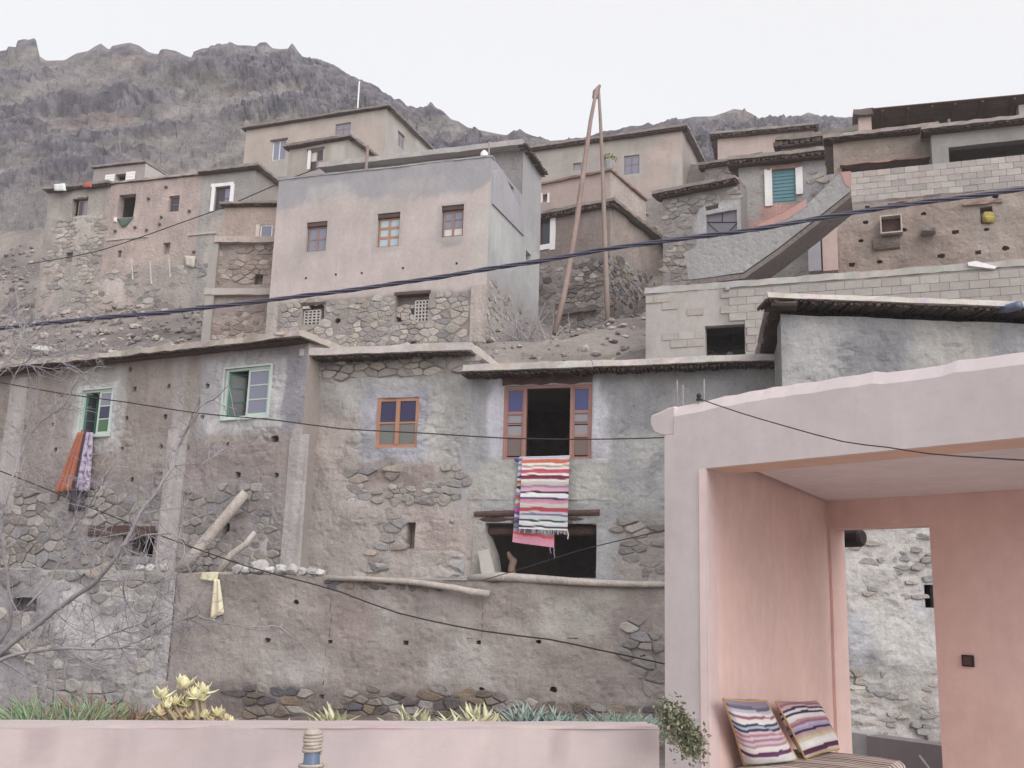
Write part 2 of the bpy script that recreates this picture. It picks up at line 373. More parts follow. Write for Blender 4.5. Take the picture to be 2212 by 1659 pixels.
# --- stone pieces (shared meshes)
def blob(seed, box=.55, jit=.16):
    r = random.Random(seed); bm = bmesh.new(); bmesh.ops.create_cube(bm, size=2)
    bmesh.ops.subdivide_edges(bm, edges=bm.edges[:], cuts=1, use_grid_fill=True)
    for v in bm.verts:
        s = v.co.normalized(); p = v.co.lerp(s*1.15, 1-box)
        v.co = p*(1+jit*(r.random()-.5)*2)
    me = bpy.data.meshes.new('stone'); bm.to_mesh(me); bm.free()
    me.polygons.foreach_set('use_smooth', [True]*len(me.polygons)); return me
STONES = [blob(i, .55+.3*(i % 4)/3, .13+.1*((i*7) % 5)/4) for i in range(14)]
for s_ in STONES: s_.materials.append(mStone)
bm_ = bmesh.new(); bmesh.ops.create_cube(bm_, size=2); bmesh.ops.bevel(bm_, geom=bm_.edges[:], offset=.06, segments=1, affect='EDGES')
BLOCK = bpy.data.meshes.new('block'); bm_.to_mesh(BLOCK); bm_.free(); BLOCK.materials.append(mBlock)
def piece(name, me, parent, pos, rotz, scale, c, tilt=0, tx=0):
    o = bpy.data.objects.new(name, me); col.objects.link(o)
    if parent is not None: o.parent = parent
    o.location = V(pos)-woff(parent); o.rotation_euler = (tx, tilt, rotz); o.scale = scale; o.color = (*c, 1)
    WO[o.name] = V(pos)
    return o
PAL = [S(x) for x in ('98918d', '8f8886', 'a09892', '888182', 'a49b95', '948c88', '998f89', '8c888b')]
PALP = [S(x) for x in ('a8a09a', '9a928e', 'b0a69e', '948d8c', 'b3a9a1', 'a2978f', 'a6998f', '969293')]
PALD = [S(x) for x in ('7d7370', '6d6462', '877b73', '625a5c', '85776d', '75695f', '8e7a67', '6b676d')]
def clip_poly(P, ax, ay, c):                  # keep ax*x+ay*y <= c
    o = []
    for i in range(len(P)):
        p, q = P[i], P[(i+1) % len(P)]; dp, dq = ax*p[0]+ay*p[1]-c, ax*q[0]+ay*q[1]-c
        if dp <= 0: o.append(p)
        if dp*dq < 0: t = dp/(dp-dq); o.append((p[0]+(q[0]-p[0])*t, p[1]+(q[1]-p[1])*t))
    return o
def stones(parent, F, u0, u1, z0, z1, size, pal=PAL, ok=None, maxn=300, out=.35, flat=.62, name='stone', fill=1.0, seed=1, jit=1.0, avoid=(), n0=0):
    """rubble masonry: every stone is its own piece, cut so that it fits its neighbours with a narrow joint"""
    r = random.Random(seed); sx, sz = size*1.12, size*flat; G = {}; nu, nz_ = int((u1-u0)/sx)+3, int((z1-z0)/sz)+3
    for j in range(-1, nz_):
        for i in range(-1, nu):
            G[i, j] = (u0+(i+.5*(j % 2)+.62*(r.random()-.5)+.1)*sx, z0+(j+.58*(r.random()-.5)+.4)*sz)
    for k_ in [k for k in G if r.random() < .22]: del G[k_]
    L_ = []
    for (i, j), (u, z) in G.items():
        if not (u0 <= u <= u1 and z0 <= z <= z1) or r.random() > fill or (ok and not ok(u, z)) or any(a[0]-size*.3 < u < a[1]+size*.3 and a[2]-sz*.3 < z < a[3]+sz*.3 for a in avoid): continue
        P = [(-1.6*sx, -1.6*sz), (1.6*sx, -1.6*sz), (1.6*sx, 1.6*sz), (-1.6*sx, 1.6*sz)]
        for di in (-2, -1, 0, 1, 2):
            for dj in (-2, -1, 0, 1, 2):
                q = G.get((i+di, j+dj))
                if q is None or (di == 0 and dj == 0): continue
                dx, dy = q[0]-u, q[1]-z; ax, ay = dx, dy*(sx/sz)**2*.8
                P = clip_poly(P, ax, ay, (ax*dx+ay*dy)/2)
                if len(P) < 3: break
            if len(P) < 3: break
        if len(P) >= 3: L_.append((u, z, P))
    if len(L_) > maxn: r.shuffle(L_); L_ = L_[:maxn]
    for u, z, P in L_:
        cx_, cz_ = sum(p[0] for p in P)/len(P), sum(p[1] for p in P)/len(P); k1 = 1-(.03+.09*r.random()); Q = []
        for i in range(len(P)):                # cut the corners so the outline is rounder
            p, q = P[i], P[(i+1) % len(P)]
            if math.hypot(p[0]-q[0], p[1]-q[1]) < size*.14: Q.append(((p[0]+q[0])/2, (p[1]+q[1])/2)); continue
            f = .08+.14*r.random(); Q += [(p[0]*(1-f)+q[0]*f, p[1]*(1-f)+q[1]*f), (p[0]*f+q[0]*(1-f), p[1]*f+q[1]*(1-f))]
        n = len(Q); pr = size*(.03+.16*out)*(.3+1.3*r.random()); ta, tb_ = (r.random()-.5)*.22, (r.random()-.5)*.3; vs = []
        for k, h in ((k1, -.06), (k1*.985, pr*.45), (k1*(.72+.1*r.random()), pr)):
            for p in Q:
                x, y = cx_+(p[0]-cx_)*k, cz_+(p[1]-cz_)*k; w_ = 1+.06*(r.random()-.5)
                vs.append((x*w_, -(h+(x*ta+y*tb_ if h > 0 else 0)), y*w_))
        fs = [tuple(range(2*n, 3*n))[::1]]
        for m_ in (0, n): fs += [(m_+i, m_+(i+1) % n, m_+n+(i+1) % n, m_+n+i) for i in range(n)]
        me = bpy.data.meshes.new(name); me.from_pydata(vs, [], fs); me.materials.append(mStone)
        c = r.choice(pal); k = .88+.24*r.random(); piece(name, me, parent, F.pt(u, z, n0+.004), F.rot, (1, 1, 1), tuple(x*k for x in c))
    return len(L_)
def blocks(parent, F, u0, u1, z0, z1, bw, bh, pal, avoid=(), n0=.0, dep=.1, maxn=300, seed=1, gap=.008, ok=None):
    r = random.Random(seed); z = z0; row = 0
    while z+bh*.6 < z1:
        u = u0-(bw*.5 if row % 2 else 0)
        while u < u1-.05:
            a, b = max(u, u0), min(u+bw, u1)
            for q in avoid:
                if z+bh > q[2] and z < q[3]:
                    if a < q[0] < b: b = q[0]-.01
                    elif a < q[1] < b: a = q[1]+.01
                    elif q[0] <= a and b <= q[1]: b = a
            uc, zc = (a+b)/2, z+bh/2
            if b-a > .06 and (ok is None or ok(uc, zc)):
                k = .93+.13*r.random(); c = r.choice(pal)
                piece('block', BLOCK, parent, F.pt(uc, zc, n0-dep/2+.008*(r.random())), F.rot, ((b-a-gap)/2, dep/2, (bh-gap)/2), tuple(x*k for x in c), tilt=(r.random()-.5)*.01)
            u += bw
        z += bh; row += 1

def window(parent, F, R, fm, rows, n=-.1, fwid=.05, cols=2, mid=.04, bar=.025, th=.05, name='window', label=None, sill=None):
    """a framed window: frame is the part, every pane a sub-part; rows = list (top first) of lists of pane materials"""
    u0, u1, z0, z1 = R; mb = MB()
    F.box(mb, u0, u1, z1-fwid, z1, n-th, n); F.box(mb, u0, u1, z0, z0+fwid, n-th, n)
    F.box(mb, u0, u0+fwid, z0+fwid, z1-fwid, n-th, n); F.box(mb, u1-fwid, u1, z0+fwid, z1-fwid, n-th, n)
    a, b = u0+fwid, u1-fwid; cw = (b-a-mid*(cols-1))/cols; nr = len(rows); rh = (z1-z0-2*fwid-bar*(nr-1))/nr
    for k in range(cols-1): F.box(mb, a+cw*(k+1)+mid*k, a+(cw+mid)*(k+1), z0+fwid, z1-fwid, n-th*.9, n+.012)
    for j in range(nr-1):
        zz = z1-fwid-rh*(j+1)-bar*j
        for k in range(cols): F.box(mb, a+(cw+mid)*k, a+(cw+mid)*k+cw, zz-bar, zz, n-th*.8, n-.004)
    o = mb.build(name, fm, parent)
    if label: o['label'] = label
    for j, rw in enumerate(rows):
        for k in range(cols):
            g = rw[k % len(rw)]
            if g is None: continue
            q = MB(); zz = z1-fwid-rh*j-bar*j
            F.box(q, a+(cw+mid)*k, a+(cw+mid)*k+cw, zz-rh, zz, n-th*.6, n-th*.35); q.build('pane', g, o)
    if sill:
        q = MB(); F.box(q, u0-.06, u1+.06, z0-.05, z0-.003, n-.05, .05); q.build('sill', sill, o)
    return o

def pbox(parent, F, R, n0, n1, mat, name, c=(.3, .3, .3), label=None):
    mb = MB(); F.box(mb, *R, n0, n1, c); o = mb.build(name, mat, parent)
    if label: o['label'] = label
    return o
def jagged(parent, F, R, n0, n1, mat, name, c, seed=3, j=.02):
    """an uneven bar (worn lintel, ledge) on a wall"""
    r = random.Random(seed); u0, u1, z0, z1 = R; k = max(3, int((u1-u0)/.2)); mb = MB(); rows = []
    for i in range(k+1):
        u = u0+(u1-u0)*i/k; J = lambda: j*(r.random()-.5)*2
        rows.append([F.pt(u, z0+J(), n1+J()), F.pt(u, z1+J(), n1+J()), F.pt(u, z1+J(), n0), F.pt(u, z0+J(), n0)])
    vs = [p for q in rows for p in q]; fs = []
    for i in range(k):
        for a in range(4): fs.append((i*4+a, i*4+(a+1) % 4, i*4+4+(a+1) % 4, i*4+4+a))
    fs += [(0, 1, 2, 3), (k*4+3, k*4+2, k*4+1, k*4)]
    mb.add(vs, fs, c); return mb.build(name, mat, parent)

# ================================================================== GROUND, HILLSIDE, MOUNTAIN
TZ = [(-400, -2.5), (18.9, -2.4), (19.1, .22), (23.2, .24), (23.8, 4.6), (25, 5.4), (31, 8.0), (36, 10.2), (40, 12.5), (43, 13.4), (50, 19.3), (53, 22.3), (57, 22.6), (64, 14), (430, 0)]
def tz(x, y):
    d = y+.31*x
    for (a, za), (b, zb) in zip(TZ, TZ[1:]):
        if d <= b: return za+(zb-za)*max(0, (d-a))/(b-a)
    return TZ[-1][1]
def tz2(x, y):
    d = y+.31*x; k = sst(24, 27, d); gl = 2.1*sst(-.5, 1.5, x)*(1-sst(7, 9.5, x))*sst(33, 40, d)*(1-sst(48, 52, d))   # gully below the middle houses
    return tz(x, y)-gl+k*(.55*fbm(V((x*.35, y*.35, 1)), 4)+.12*fbm(V((x*1.6, y*1.6, 5)), 3))
mb = MB()
ys = [-60, -20, 0, 6, 12, 16]+[18+.25*i for i in range(0, 30)]+[25.5+.5*i for i in range(0, 60)]+[56+2*i for i in range(12)]
xs = [-110, -80, -50]+[-36+.5*i for i in range(0, 125)]+[27+1*i for i in range(15)]+[60, 110]
for d in ys:
    for x in xs:
        y = d-.31*max(-60, min(60, x)); z = tz2(max(-60, min(60, x)), y)
        mb.v.append(V((x, y, z)))
        k = .5+.5*fbm(V((x*.3, y*.3, 9)), 4); mb.c.append(mixc(S('716866'), S('8f857e'), sst(.2, .8, k)))
nx = len(xs)
for j in range(len(ys)-1):
    for i in range(nx-1): mb.f.append((j*nx+i, j*nx+i+1, (j+1)*nx+i+1, (j+1)*nx+i))
tag(mb.build('ground', mEarth, smooth=True, loc=V((0, 0, 0)), fixn=False), kind='structure')

RIDGE = [(-400, 160), (-200, 150), (-60, 128), (0, 110), (14, 108), (15, 100), (35, 102), (37, 88), (52, 84), (62, 86), (75, 82), (81, 92), (83, 120), (100, 131), (140, 130), (165, 115), (190, 110), (205, 100), (218, 94), (236, 108), (242, 99), (262, 95), (280, 92), (300, 98), (320, 112), (333, 116), (343, 117), (347, 106), (360, 106), (380, 110), (400, 120), (415, 125), (418, 112), (435, 105), (452, 103), (455, 97), (475, 100), (497, 94), (515, 98), (535, 98), (553, 100), (560, 92), (575, 91), (588, 104), (605, 106), (622, 105), (631, 92), (640, 105), (652, 122), (668, 125), (700, 133), (733, 148), (760, 166), (800, 180), (822, 196), (848, 210), (855, 221), (885, 235), (917, 236), (930, 225), (945, 235), (957, 240), (975, 258), (990, 262), (1010, 275), (1050, 284), (1080, 290), (1095, 292), (1110, 281), (1130, 285), (1150, 293), (1170, 298), (1190, 304), (1250, 300), (1310, 284), (1340, 280), (1390, 270), (1400, 264), (1410, 270), (1440, 262), (1455, 258), (1480, 256), (1500, 252), (1540, 251), (1565, 243), (1585, 235), (1605, 238), (1608, 233), (1612, 240), (1625, 246), (1640, 256), (1655, 258), (1690, 256), (1710, 253), (1730, 250), (1745, 243), (1760, 247), (1775, 255), (1800, 252), (1830, 254), (1842, 256), (1900, 262), (2000, 280), (2300, 310), (2600, 330)]
def lerp_tab(T, x):
    for (a, va), (b, vb) in zip(T, T[1:]):
        if x <= b: return va+(vb-va)*(x-a)/(b-a)
    return T[-1][1]
DEP = [(-400, 150), (500, 150), (800, 132), (1000, 112), (1170, 100), (1300, 105), (1500, 130), (1700, 150), (2600, 150)]
mb = MB(); NR = 150; pxs = []
x = -400
while x <= 2600:
    pxs.append(x); x += 4 if -60 < x < 1260 or 1380 < x < 1860 else 14
for x in pxs:
    D = lerp_tab(DEP, x); R = ond(x, lerp_tab(RIDGE, x), D); RS = ond(x, sum(lerp_tab(RIDGE, x+q) for q in range(-90, 91, 15))/13+6, D); B0 = ond(x, 700, 47); B = V((B0.x, B0.y, tz(B0.x, B0.y)-1.5))
    for t in range(NR+7):
        if t <= NR:
            k = t/NR; p = B.lerp(RS.lerp(R, sst(.86, 1, k)), k); p.z -= 7*math.sin(k*math.pi)*.5*(1-k)
            amp = min(1, .12+1.1*k)*(1 if k < .8 else max(.0, (1-k)/.2)**.8)
        else:
            k = t-NR; p = R+V((R.x/R.y*k*3, k*3, -k*2.6*(1+.2*k))); amp = .4*min(1, k/3)
        dip = p.x*.8+p.z*.6; stp = p.z*.8-p.x*.6                     # beds dip to the right
        wob = 3*fbm(p*.06, 3)
        q = V((dip*.02, p.y*.03, stp*.06+wob*.03))
        rd = noise.ridged_multi_fractal(q*1.5, 1.0, 2.1, 5, 1.0, 2.0)-1.0
        ck = fbm(q*6+V((3, 1, 7)), 5); fine = fbm(p*.5, 5); vf = fbm(p*1.3, 3)
        big = fbm(V((dip*.04, p.y*.035, stp*.075))+V((4, 4, 1)), 4)
        rocky = sst(-.1, .2, rd*.2+.35*ck+1.0*big+.5*(t/NR-.74))
        c1 = noise.voronoi(V((dip*.05, p.y*.06, stp*.1))+V((.3*ck, 0, .5*ck)))[0]; c2 = noise.voronoi(V((dip*.13, p.y*.12, stp*.24))+V((0, 0, .7*ck)))[0]
        blk = min(.55, c1[1]-c1[0])*3.0+min(.5, c2[1]-c2[0])*1.7
        dz = amp*(rd*1.0*(.2+.8*rocky)+ck*.8*(.25+.75*rocky)+fine*.6*(.3+.7*rocky)+vf*.2+(blk-.3)*rocky+big*1.6-.8)+(fine*.7+vf*.4)*(min(1, (1-k)/.02)*.6 if t <= NR else 0)
        mb.v.append(p+V((0, -.75, .66))*dz)
        f1 = sst(-.3, .4, fbm(p*.06+V((9, 2, 4)), 5)); f2 = sst(0, .5, fbm(p*.11+V((1, 7, 4)), 4)); f3 = sst(.15, .5, fbm(p*.09+V((5, 1, 8)), 4)); f4 = sst(.1, .5, fbm(V((p.x*.5, p.y*.08, p.z*.12)), 4))
        soil = mixc(mixc(mixc(mixc(S('6e686a'), S('7f7878'), f1), S('6e6b62'), f2*.5), S('836e67'), f3*.5), S('948d89'), f4*.45); rk = mixc(S('4f4b56'), S('726c76'), sst(-.4, .5, fine))
        mb.c.append(mixc(soil, rk, rocky))
n = NR+7
for i in range(len(pxs)-1):
    for t in range(n-1): mb.f.append((i*n+t, (i+1)*n+t, (i+1)*n+t+1, i*n+t+1))
tag(mb.build('mountain', mRock, loc=V((0, 100, 20)), fixn=False), kind='structure')

_b = bmesh.new(); bmesh.ops.create_icosphere(_b, subdivisions=1, radius=1); ICV = [v.co.copy() for v in _b.verts]; ICF = [tuple(v.index for v in f.verts) for f in _b.faces]; _b.free()
def rock_mesh(mb, c, r, rr, colr, flat=.7):
    ax = [r*(.7+.7*rr.random()), r*(.7+.6*rr.random()), r*flat*(.7+.6*rr.random())]; a = rr.random()*6.3
    M = Matrix.Rotation(a, 3, 'Z') @ Matrix.Rotation((rr.random()-.5)*.8, 3, 'X'); vs = []
    for v in ICV:
        k = 1+.32*(rr.random()-.5)*2; vs.append(V(c)+M @ V((v.x*ax[0]*k, v.y*ax[1]*k, v.z*ax[2]*k)))
    mb.add(vs, ICF, colr)
rr = random.Random(11); mb = MB(); cnt = 0
RC = [S(x) for x in ('968d89', '867e7e', '9e958f', 'a69c96', '7d7679', '918680')]
while cnt < 12500:
    x, d = rr.uniform(-36, 16), rr.uniform(24.5, 51)
    y = d-.31*x; r = (.035+.2*rr.random()**3.2)*(.62 if x > -3 else 1)
    if fbm(V((x*.4, y*.4, 2)), 3) < -.45+.5*rr.random()-.2: continue
    c = rr.choice(RC); k = .85+.35*rr.random()
    rock_mesh(mb, (x, y, tz2(x, y)+r*.25), r, rr, tuple(q*k for q in c)); cnt += 1
tag(mb.build('rubble', mRubble, smooth=False, loc=V((0, 35, 8)), fixn=False), 'loose grey stones scattered over the slope between the houses', None, None, 'stuff')

# ================================================================== LOWER ROW OF HOUSES
# ---- house with the two green windows
F = fpx((660, 710), 20, (0, 786), .4); ZT = F.ztop
uL = F.uz(-170, 900)[0]; uR = F.uz(656, 900)[0]; ZB = -.1
FL_ = F
hL = thing('mud_house', F.pt((uL+uR)/2, .2), 'long mud house with two pale green windows and clothes hanging from the left one', 'house')
W1 = F.rect(174, 842, 239, 941); W2 = F.rect(484, 794, 582, 902)
op = F.rect(262, 1158, 331, 1203)
putlog = [(290, 840), (363, 834), (450, 834), (272, 903), (355, 900), (438, 901), (60, 856), (133, 853), (115, 918), (57, 923), (40, 976), (263, 970), (347, 963), (403, 965), (492, 960), (282, 798), (287, 1036), (513, 1026), (120, 972), (600, 1027)]
holes = [(*W1, .3), (*W2, .3), (*op, .6), (*F.rect(480, 1127, 497, 1155), .35, True), (*F.rect(400, 1132, 410, 1148), .3, True)]
for (x, y) in putlog:
    u, z = F.uz(x, y); s = .05+.025*rnd.random(); holes.append((u-s, u+s*.9, z-s, z+s, .22, True))
u, z = F.uz(594, 950); holes.append((u-.12, u+.1, z-.05, z+.09, .25, True))
zst = F.uz(300, 1045)[1]
pch = [patch(F, 430, 760, 660, 935, '9b979b', .1, .12), patch(F, 590, 745, 662, 935, '85828a', .15, .12), patch(F, 468, 778, 612, 915, 'aaa7aa', .05, .04), patch(F, 455, 900, 615, 930, 'adaaab', .06, .06),
       patch(F, 150, 800, 265, 975, 'a39e9c', .06, .08), patch(F, 163, 828, 252, 952, 'b9b5b7', .03, .03),
       patch(F, 8, 820, 46, 1110, 'a8a2a3', .04, .05), patch(F, 350, 900, 394, 1235, 'a39c9b', .05, .06), patch(F, 372, 760, 402, 920, 'a19a99', .06, .08), patch(F, 620, 920, 656, 1240, 'a69f9d', .04, .05),
       patch(F, 60, 940, 135, 1040, '8f8480', .2, .2), patch(F, 400, 960, 610, 1035, '8c7f7d', .15, .15), patch(F, -200, 1040, 660, 1300, '8a8180', .1, .15), patch(F, 530, 1165, 575, 1240, 'aaa5a4', .06, .05)]
wall(hL, F, uL, uR, ZB, ZT-.12, holes, colfn('938882', pch, '8a7e79', .6, 1), .11, .035, 1.1, mMudL)
stub_shell(hL, F, uL, uR, 4, ZB, ZT-.12, '938882')
full_roof(hL, F, uL, uR, 4, ZT, .13, .06, .42, .2, .1, 'aea199', sag=.05)
rP = [F.rect(8, 820, 46, 1110), F.rect(352, 930, 392, 1235), F.rect(618, 940, 656, 1240)]
stones(hL, F, uL+1.2, uR, .18, zst, .27, PAL, seed=5, maxn=300, out=.45, avoid=[(a, b, c, d) for a, b, c, d in rP]+[op, F.rect(478, 1120, 500, 1160)], ok=lambda u, z: z < zst-.12+.3*fbm(V((u*1.3, 2, 0)), 3))
for i, R in enumerate(rP): jagged(hL, F, R, -.03, .05, mMud, 'plaster_strip', S('a39c9a'), 10+i, .025)
jagged(hL, F, F.rect(197, 1137, 337, 1157), -.3, .1, mWoodD, 'lintel', S('7a5a48'), 4, .02)
def casement(F, R, parent, leaf_px, open_dx):
    u0, u1, z0, z1 = R
    o = None
    mb = MB(); f = .05
    for b in ((u0, u1, z1-f, z1), (u0, u1, z0, z0+f), (u0, u0+f, z0+f, z1-f), (u1-f, u1, z0+f, z1-f)): F.box(mb, *b, -.12, -.03)
    for b in ((u0-.035, u1+.035, z1+.002, z1+.035), (u0-.035, u1+.035, z0-.035, z0-.002), (u0-.035, u0-.002, z0, z1), (u1+.002, u1+.035, z0, z1)): F.box(mb, *b, -.02, .03)
    o = mb.build('window', mMint, parent)
    a = F.uz(leaf_px, (1))[0]; a = leaf_px; b = u1-f
    mb = MB(); g = .045; nr = 3; rh = (z1-z0-2*f-2*g-.025*2)/3
    for bx in ((a, b, z1-f-g, z1-f), (a, b, z0+f, z0+f+g), (a, a+g, z0+f+g, z1-f-g), (b-g, b, z0+f+g, z1-f-g)): F.box(mb, *bx, -.09, -.045)
    for k in (1, 2): F.box(mb, a+g, b-g, z1-f-g-rh*k-.025*k, z1-f-g-rh*k-.025*(k-1), -.085, -.05)
    mb.build('sash', mMint, o)
    return o, a+g, b-g, z0+f+g, z1-f-g, rh
def leaf_open(F, o, u0, z0, z1, wd, mat, ang):
    """left leaf swung into the room"""
    G = Fac(F.pt(u0, 0, -.08)[:2], (F.pt(u0, 0, -.08)+(F.t*math.cos(ang)-F.n*math.sin(ang))*wd)[:2]); mb = MB(); g = .045; rh = (z1-z0-2*g-.05)/3
    for bx in ((0, wd, z1-g, z1), (0, wd, z0, z0+g), (0, g, z0+g, z1-g), (wd-g, wd, z0+g, z1-g)): G.box(mb, *bx, -.02, .02)
    for k in (1, 2): G.box(mb, g, wd-g, z1-g-rh*k-.025*k, z1-g-rh*k-.025*(k-1), -.018, .018)
    mb.build('open_sash', mat, o)
    for k in range(3):
        q = MB(); G.box(q, g, wd-g, z0+g+k*(rh+.025), z0+g+k*(rh+.025)+rh, -.004, .004); q.build('pane', gDark, o)
ua = F.uz(222, 890)[0]-.12
o, a, b, c, d, rh = casement(F, W1, hL, F.uz(208, 890)[0], 0)
for k, g in enumerate((gPale, gNavy, gGreenP)):
    q = MB(); F.box(q, a, b, d-rh*(k+1)-.025*k, d-rh*k-.025*k, -.07, -.06); q.build('pane', g, o)
leaf_open(F, o, W1[0]+.05, W1[2]+.06, W1[3]-.06, .28, mGreen, 1.15)
o, a, b, c, d, rh = casement(F, W2, hL, F.uz(531, 850)[0], 0)
for k in range(3):
    q = MB(); F.box(q, a, b, d-rh*(k+1)-.025*k, d-rh*k-.025*k, -.07, -.06); q.build('pane', gPale, o)
leaf_open(F, o, W2[0]+.05, W2[2]+.06, W2[3]-.06, .44, mGreen, .8)
mb = MB(); mb.tube([F.pt(F.uz(637, 722)[0], ZT-.02, .25), F.pt(F.uz(637, 722)[0]+.1, ZT-.16, .75)], [.04, .035], 7); mb.build('roof_pole', mLog, hL)

# ---- houses with orange and with wide window share one front
F = fpx((1625, 768), 18, (1012, 790), .4); ZC = F.ztop; FC = F
uC0 = F.uz(1016, 900)[0]; uC1 = F.uz(1690, 900)[0]
uM0 = F.uz(659, 900)[0]; ZM = 4.93
hM = thing('stone_house', F.pt((uM0+uC0)/2, .25), 'rough plastered stone house with a small orange window of four panes', 'house')
W = F.rect(813, 859, 903, 967); slot = F.rect(876, 1128, 896, 1185)
pch = [patch(F, 655, 1000, 1020, 1260, '9c938e', .3, .3), patch(F, 740, 1000, 935, 1052, '8b7d79', .08, .1), patch(F, 720, 810, 985, 985, 'a3a1a0', .25, .25), patch(F, 780, 835, 930, 995, '9b9aa4', .06, .1), patch(F, 800, 800, 900, 838, 'aaa9ac', .06, .06),
       patch(F, 925, 880, 1000, 990, 'aaa7a3', .15, .2), patch(F, 960, 810, 1030, 1000, '9a9896', .15, .15), patch(F, 990, 790, 1040, 1260, '98979a', .12, .15), patch(F, 665, 890, 770, 1040, 'a0948f', .12, .12), patch(F, 870, 1090, 1015, 1200, 'a2948f', .2, .2), patch(F, 655, 770, 1020, 815, '8f8682', .06, .1)]
holes = [(*W, .3), (*slot, .35, True)]
wall(hM, F, uM0, uC0, ZB, ZM-.1, holes, colfn('999491', pch, '918b88', .8, 2), .1, .06, 1.0, mMudL)
stub_shell(hM, F, uM0, uC0, 4, ZB, ZM-.1, '938882', right=True, left=True)
rM = slab(hM, F, uM0-.02, uC0+.1, -4.2, .42, ZM-.15, ZM, 'b9b0aa', sag=.03, jit=.012); sticks(rM, F, uM0, uC0+.05, -.25, .36, ZM-.147, .028)
zt = F.uz(850, 812)[1]
stones(hM, F, uM0+.08, uC0-.05, zt, ZM-.2, .3, PALP, seed=8, out=.5, flat=.5)
B_ = [F.rect(663, 890, 765, 958), F.rect(663, 965, 770, 1035)]
zz_ = F.uz(850, 1050)[1]
def okM(u, z):
    x = fbm(V((u*1.1, z*1.1, 4.2)), 4); return x > .3
stones(hM, F, uM0+.1, uC0-.1, .3, zz_+.35, .3, PALP+PAL, seed=9, ok=okM, out=.12, flat=.5, avoid=[slot])
stones(hM, F, *F.rect(745, 1045, 960, 1085), .16, PALP, seed=19, out=.4, fill=.8, flat=.6)
stones(hM, F, *F.rect(955, 990, 1012, 1110), .22, PALP, seed=21, out=.3, fill=.7)
u, z = F.uz(978, 1126); piece('stone', STONES[3], hM, F.pt(u, z, .02), F.rot, (.045, .04, .045), S('e0d9d4'))
window(hM, F, W, mOrange, [[gNavy], [gOlive]], -.02, .07, 2, .085, .035, .07, label='orange wooden window with dark blue upper panes')
# white drip along the joint between the two houses
jagged(hM, F, F.rect(659, 878, 665, 985), -.02, .05, mWhite, 'lime_streak', S('d8d2d0'), 6, .02)

hC = thing('plastered_house', F.pt((uC0+uC1)/2, .25), 'grey plastered house with a wide open window over a dark stable opening', 'house')
W = F.rect(1087, 832, 1279, 992); OPN = F.rect(1046, 1130, 1288, 1246)
pch = [patch(F, 1010, 800, 1700, 1260, '99989a', .2, .2), patch(F, 1050, 815, 1088, 1000, 'b7b4bf', .03, .04), patch(F, 1280, 822, 1322, 998, 'b9b7c0', .03, .04), patch(F, 1325, 830, 1440, 930, '8a8a8e', .2, .25),
       patch(F, 1000, 1005, 1340, 1075, 'a3a19d', .15, .15), patch(F, 1360, 950, 1440, 1080, 'a5a4a2', .2, .25), patch(F, 1290, 1100, 1330, 1250, 'a09fa2', .08, .1), patch(F, 1330, 1130, 1700, 1260, '948c88', .15, .2), patch(F, 1030, 805, 1050, 1000, '8f8e92', .08, .1), patch(F, 995, 1060, 1034, 1260, 'a0958f', .08, .12), patch(F, 1180, 1000, 1300, 1070, 'a8a6a1', .1, .2), patch(F, 1330, 1010, 1420, 1050, '8d8c90', .1, .2)]
wall(hC, F, uC0, uC1, ZB, ZC-.1, [(*W, .35), (*OPN, .6)], colfn('98979a', pch, '8e8d91', .9, 3), .1, .03, 1.2, mMud)
stub_shell(hC, F, uC0, uC1, 4, ZB, ZC-.1, '938882')
uJ = F.uz(1288, 790)[0]
r1 = slab(hC, F, uC0-.02, uJ, -4.2, .5, ZC-.13, ZC+.0, 'b9b2ad', sag=.015, jit=.012)
r2 = slab(hC, F, uJ+.01, uC1+.1, -4.2, .42, ZC-.10, ZC+.015, 'c4bab4', sag=.015, jit=.01)
sticks(r1, F, uC0-.08, uJ, -.3, .44, ZC-.135, .03); sticks(r2, F, uJ, uC1, -.3, .36, ZC-.105, .035)
jagged(hC, F, F.rect(1087, 814, 1280, 829), -.2, .04, mWoodD, 'lintel', S('8a6f60'), 14, .025)
stones(hC, F, *F.rect(1330, 1120, 1440, 1240), .26, PAL, seed=31, out=.3, fill=.8, flat=.5)
jagged(hC, F, F.rect(1010, 1076, 1330, 1080), -.02, .02, mMud, 'plaster_ledge', S('a3a19f'), 15, .008)
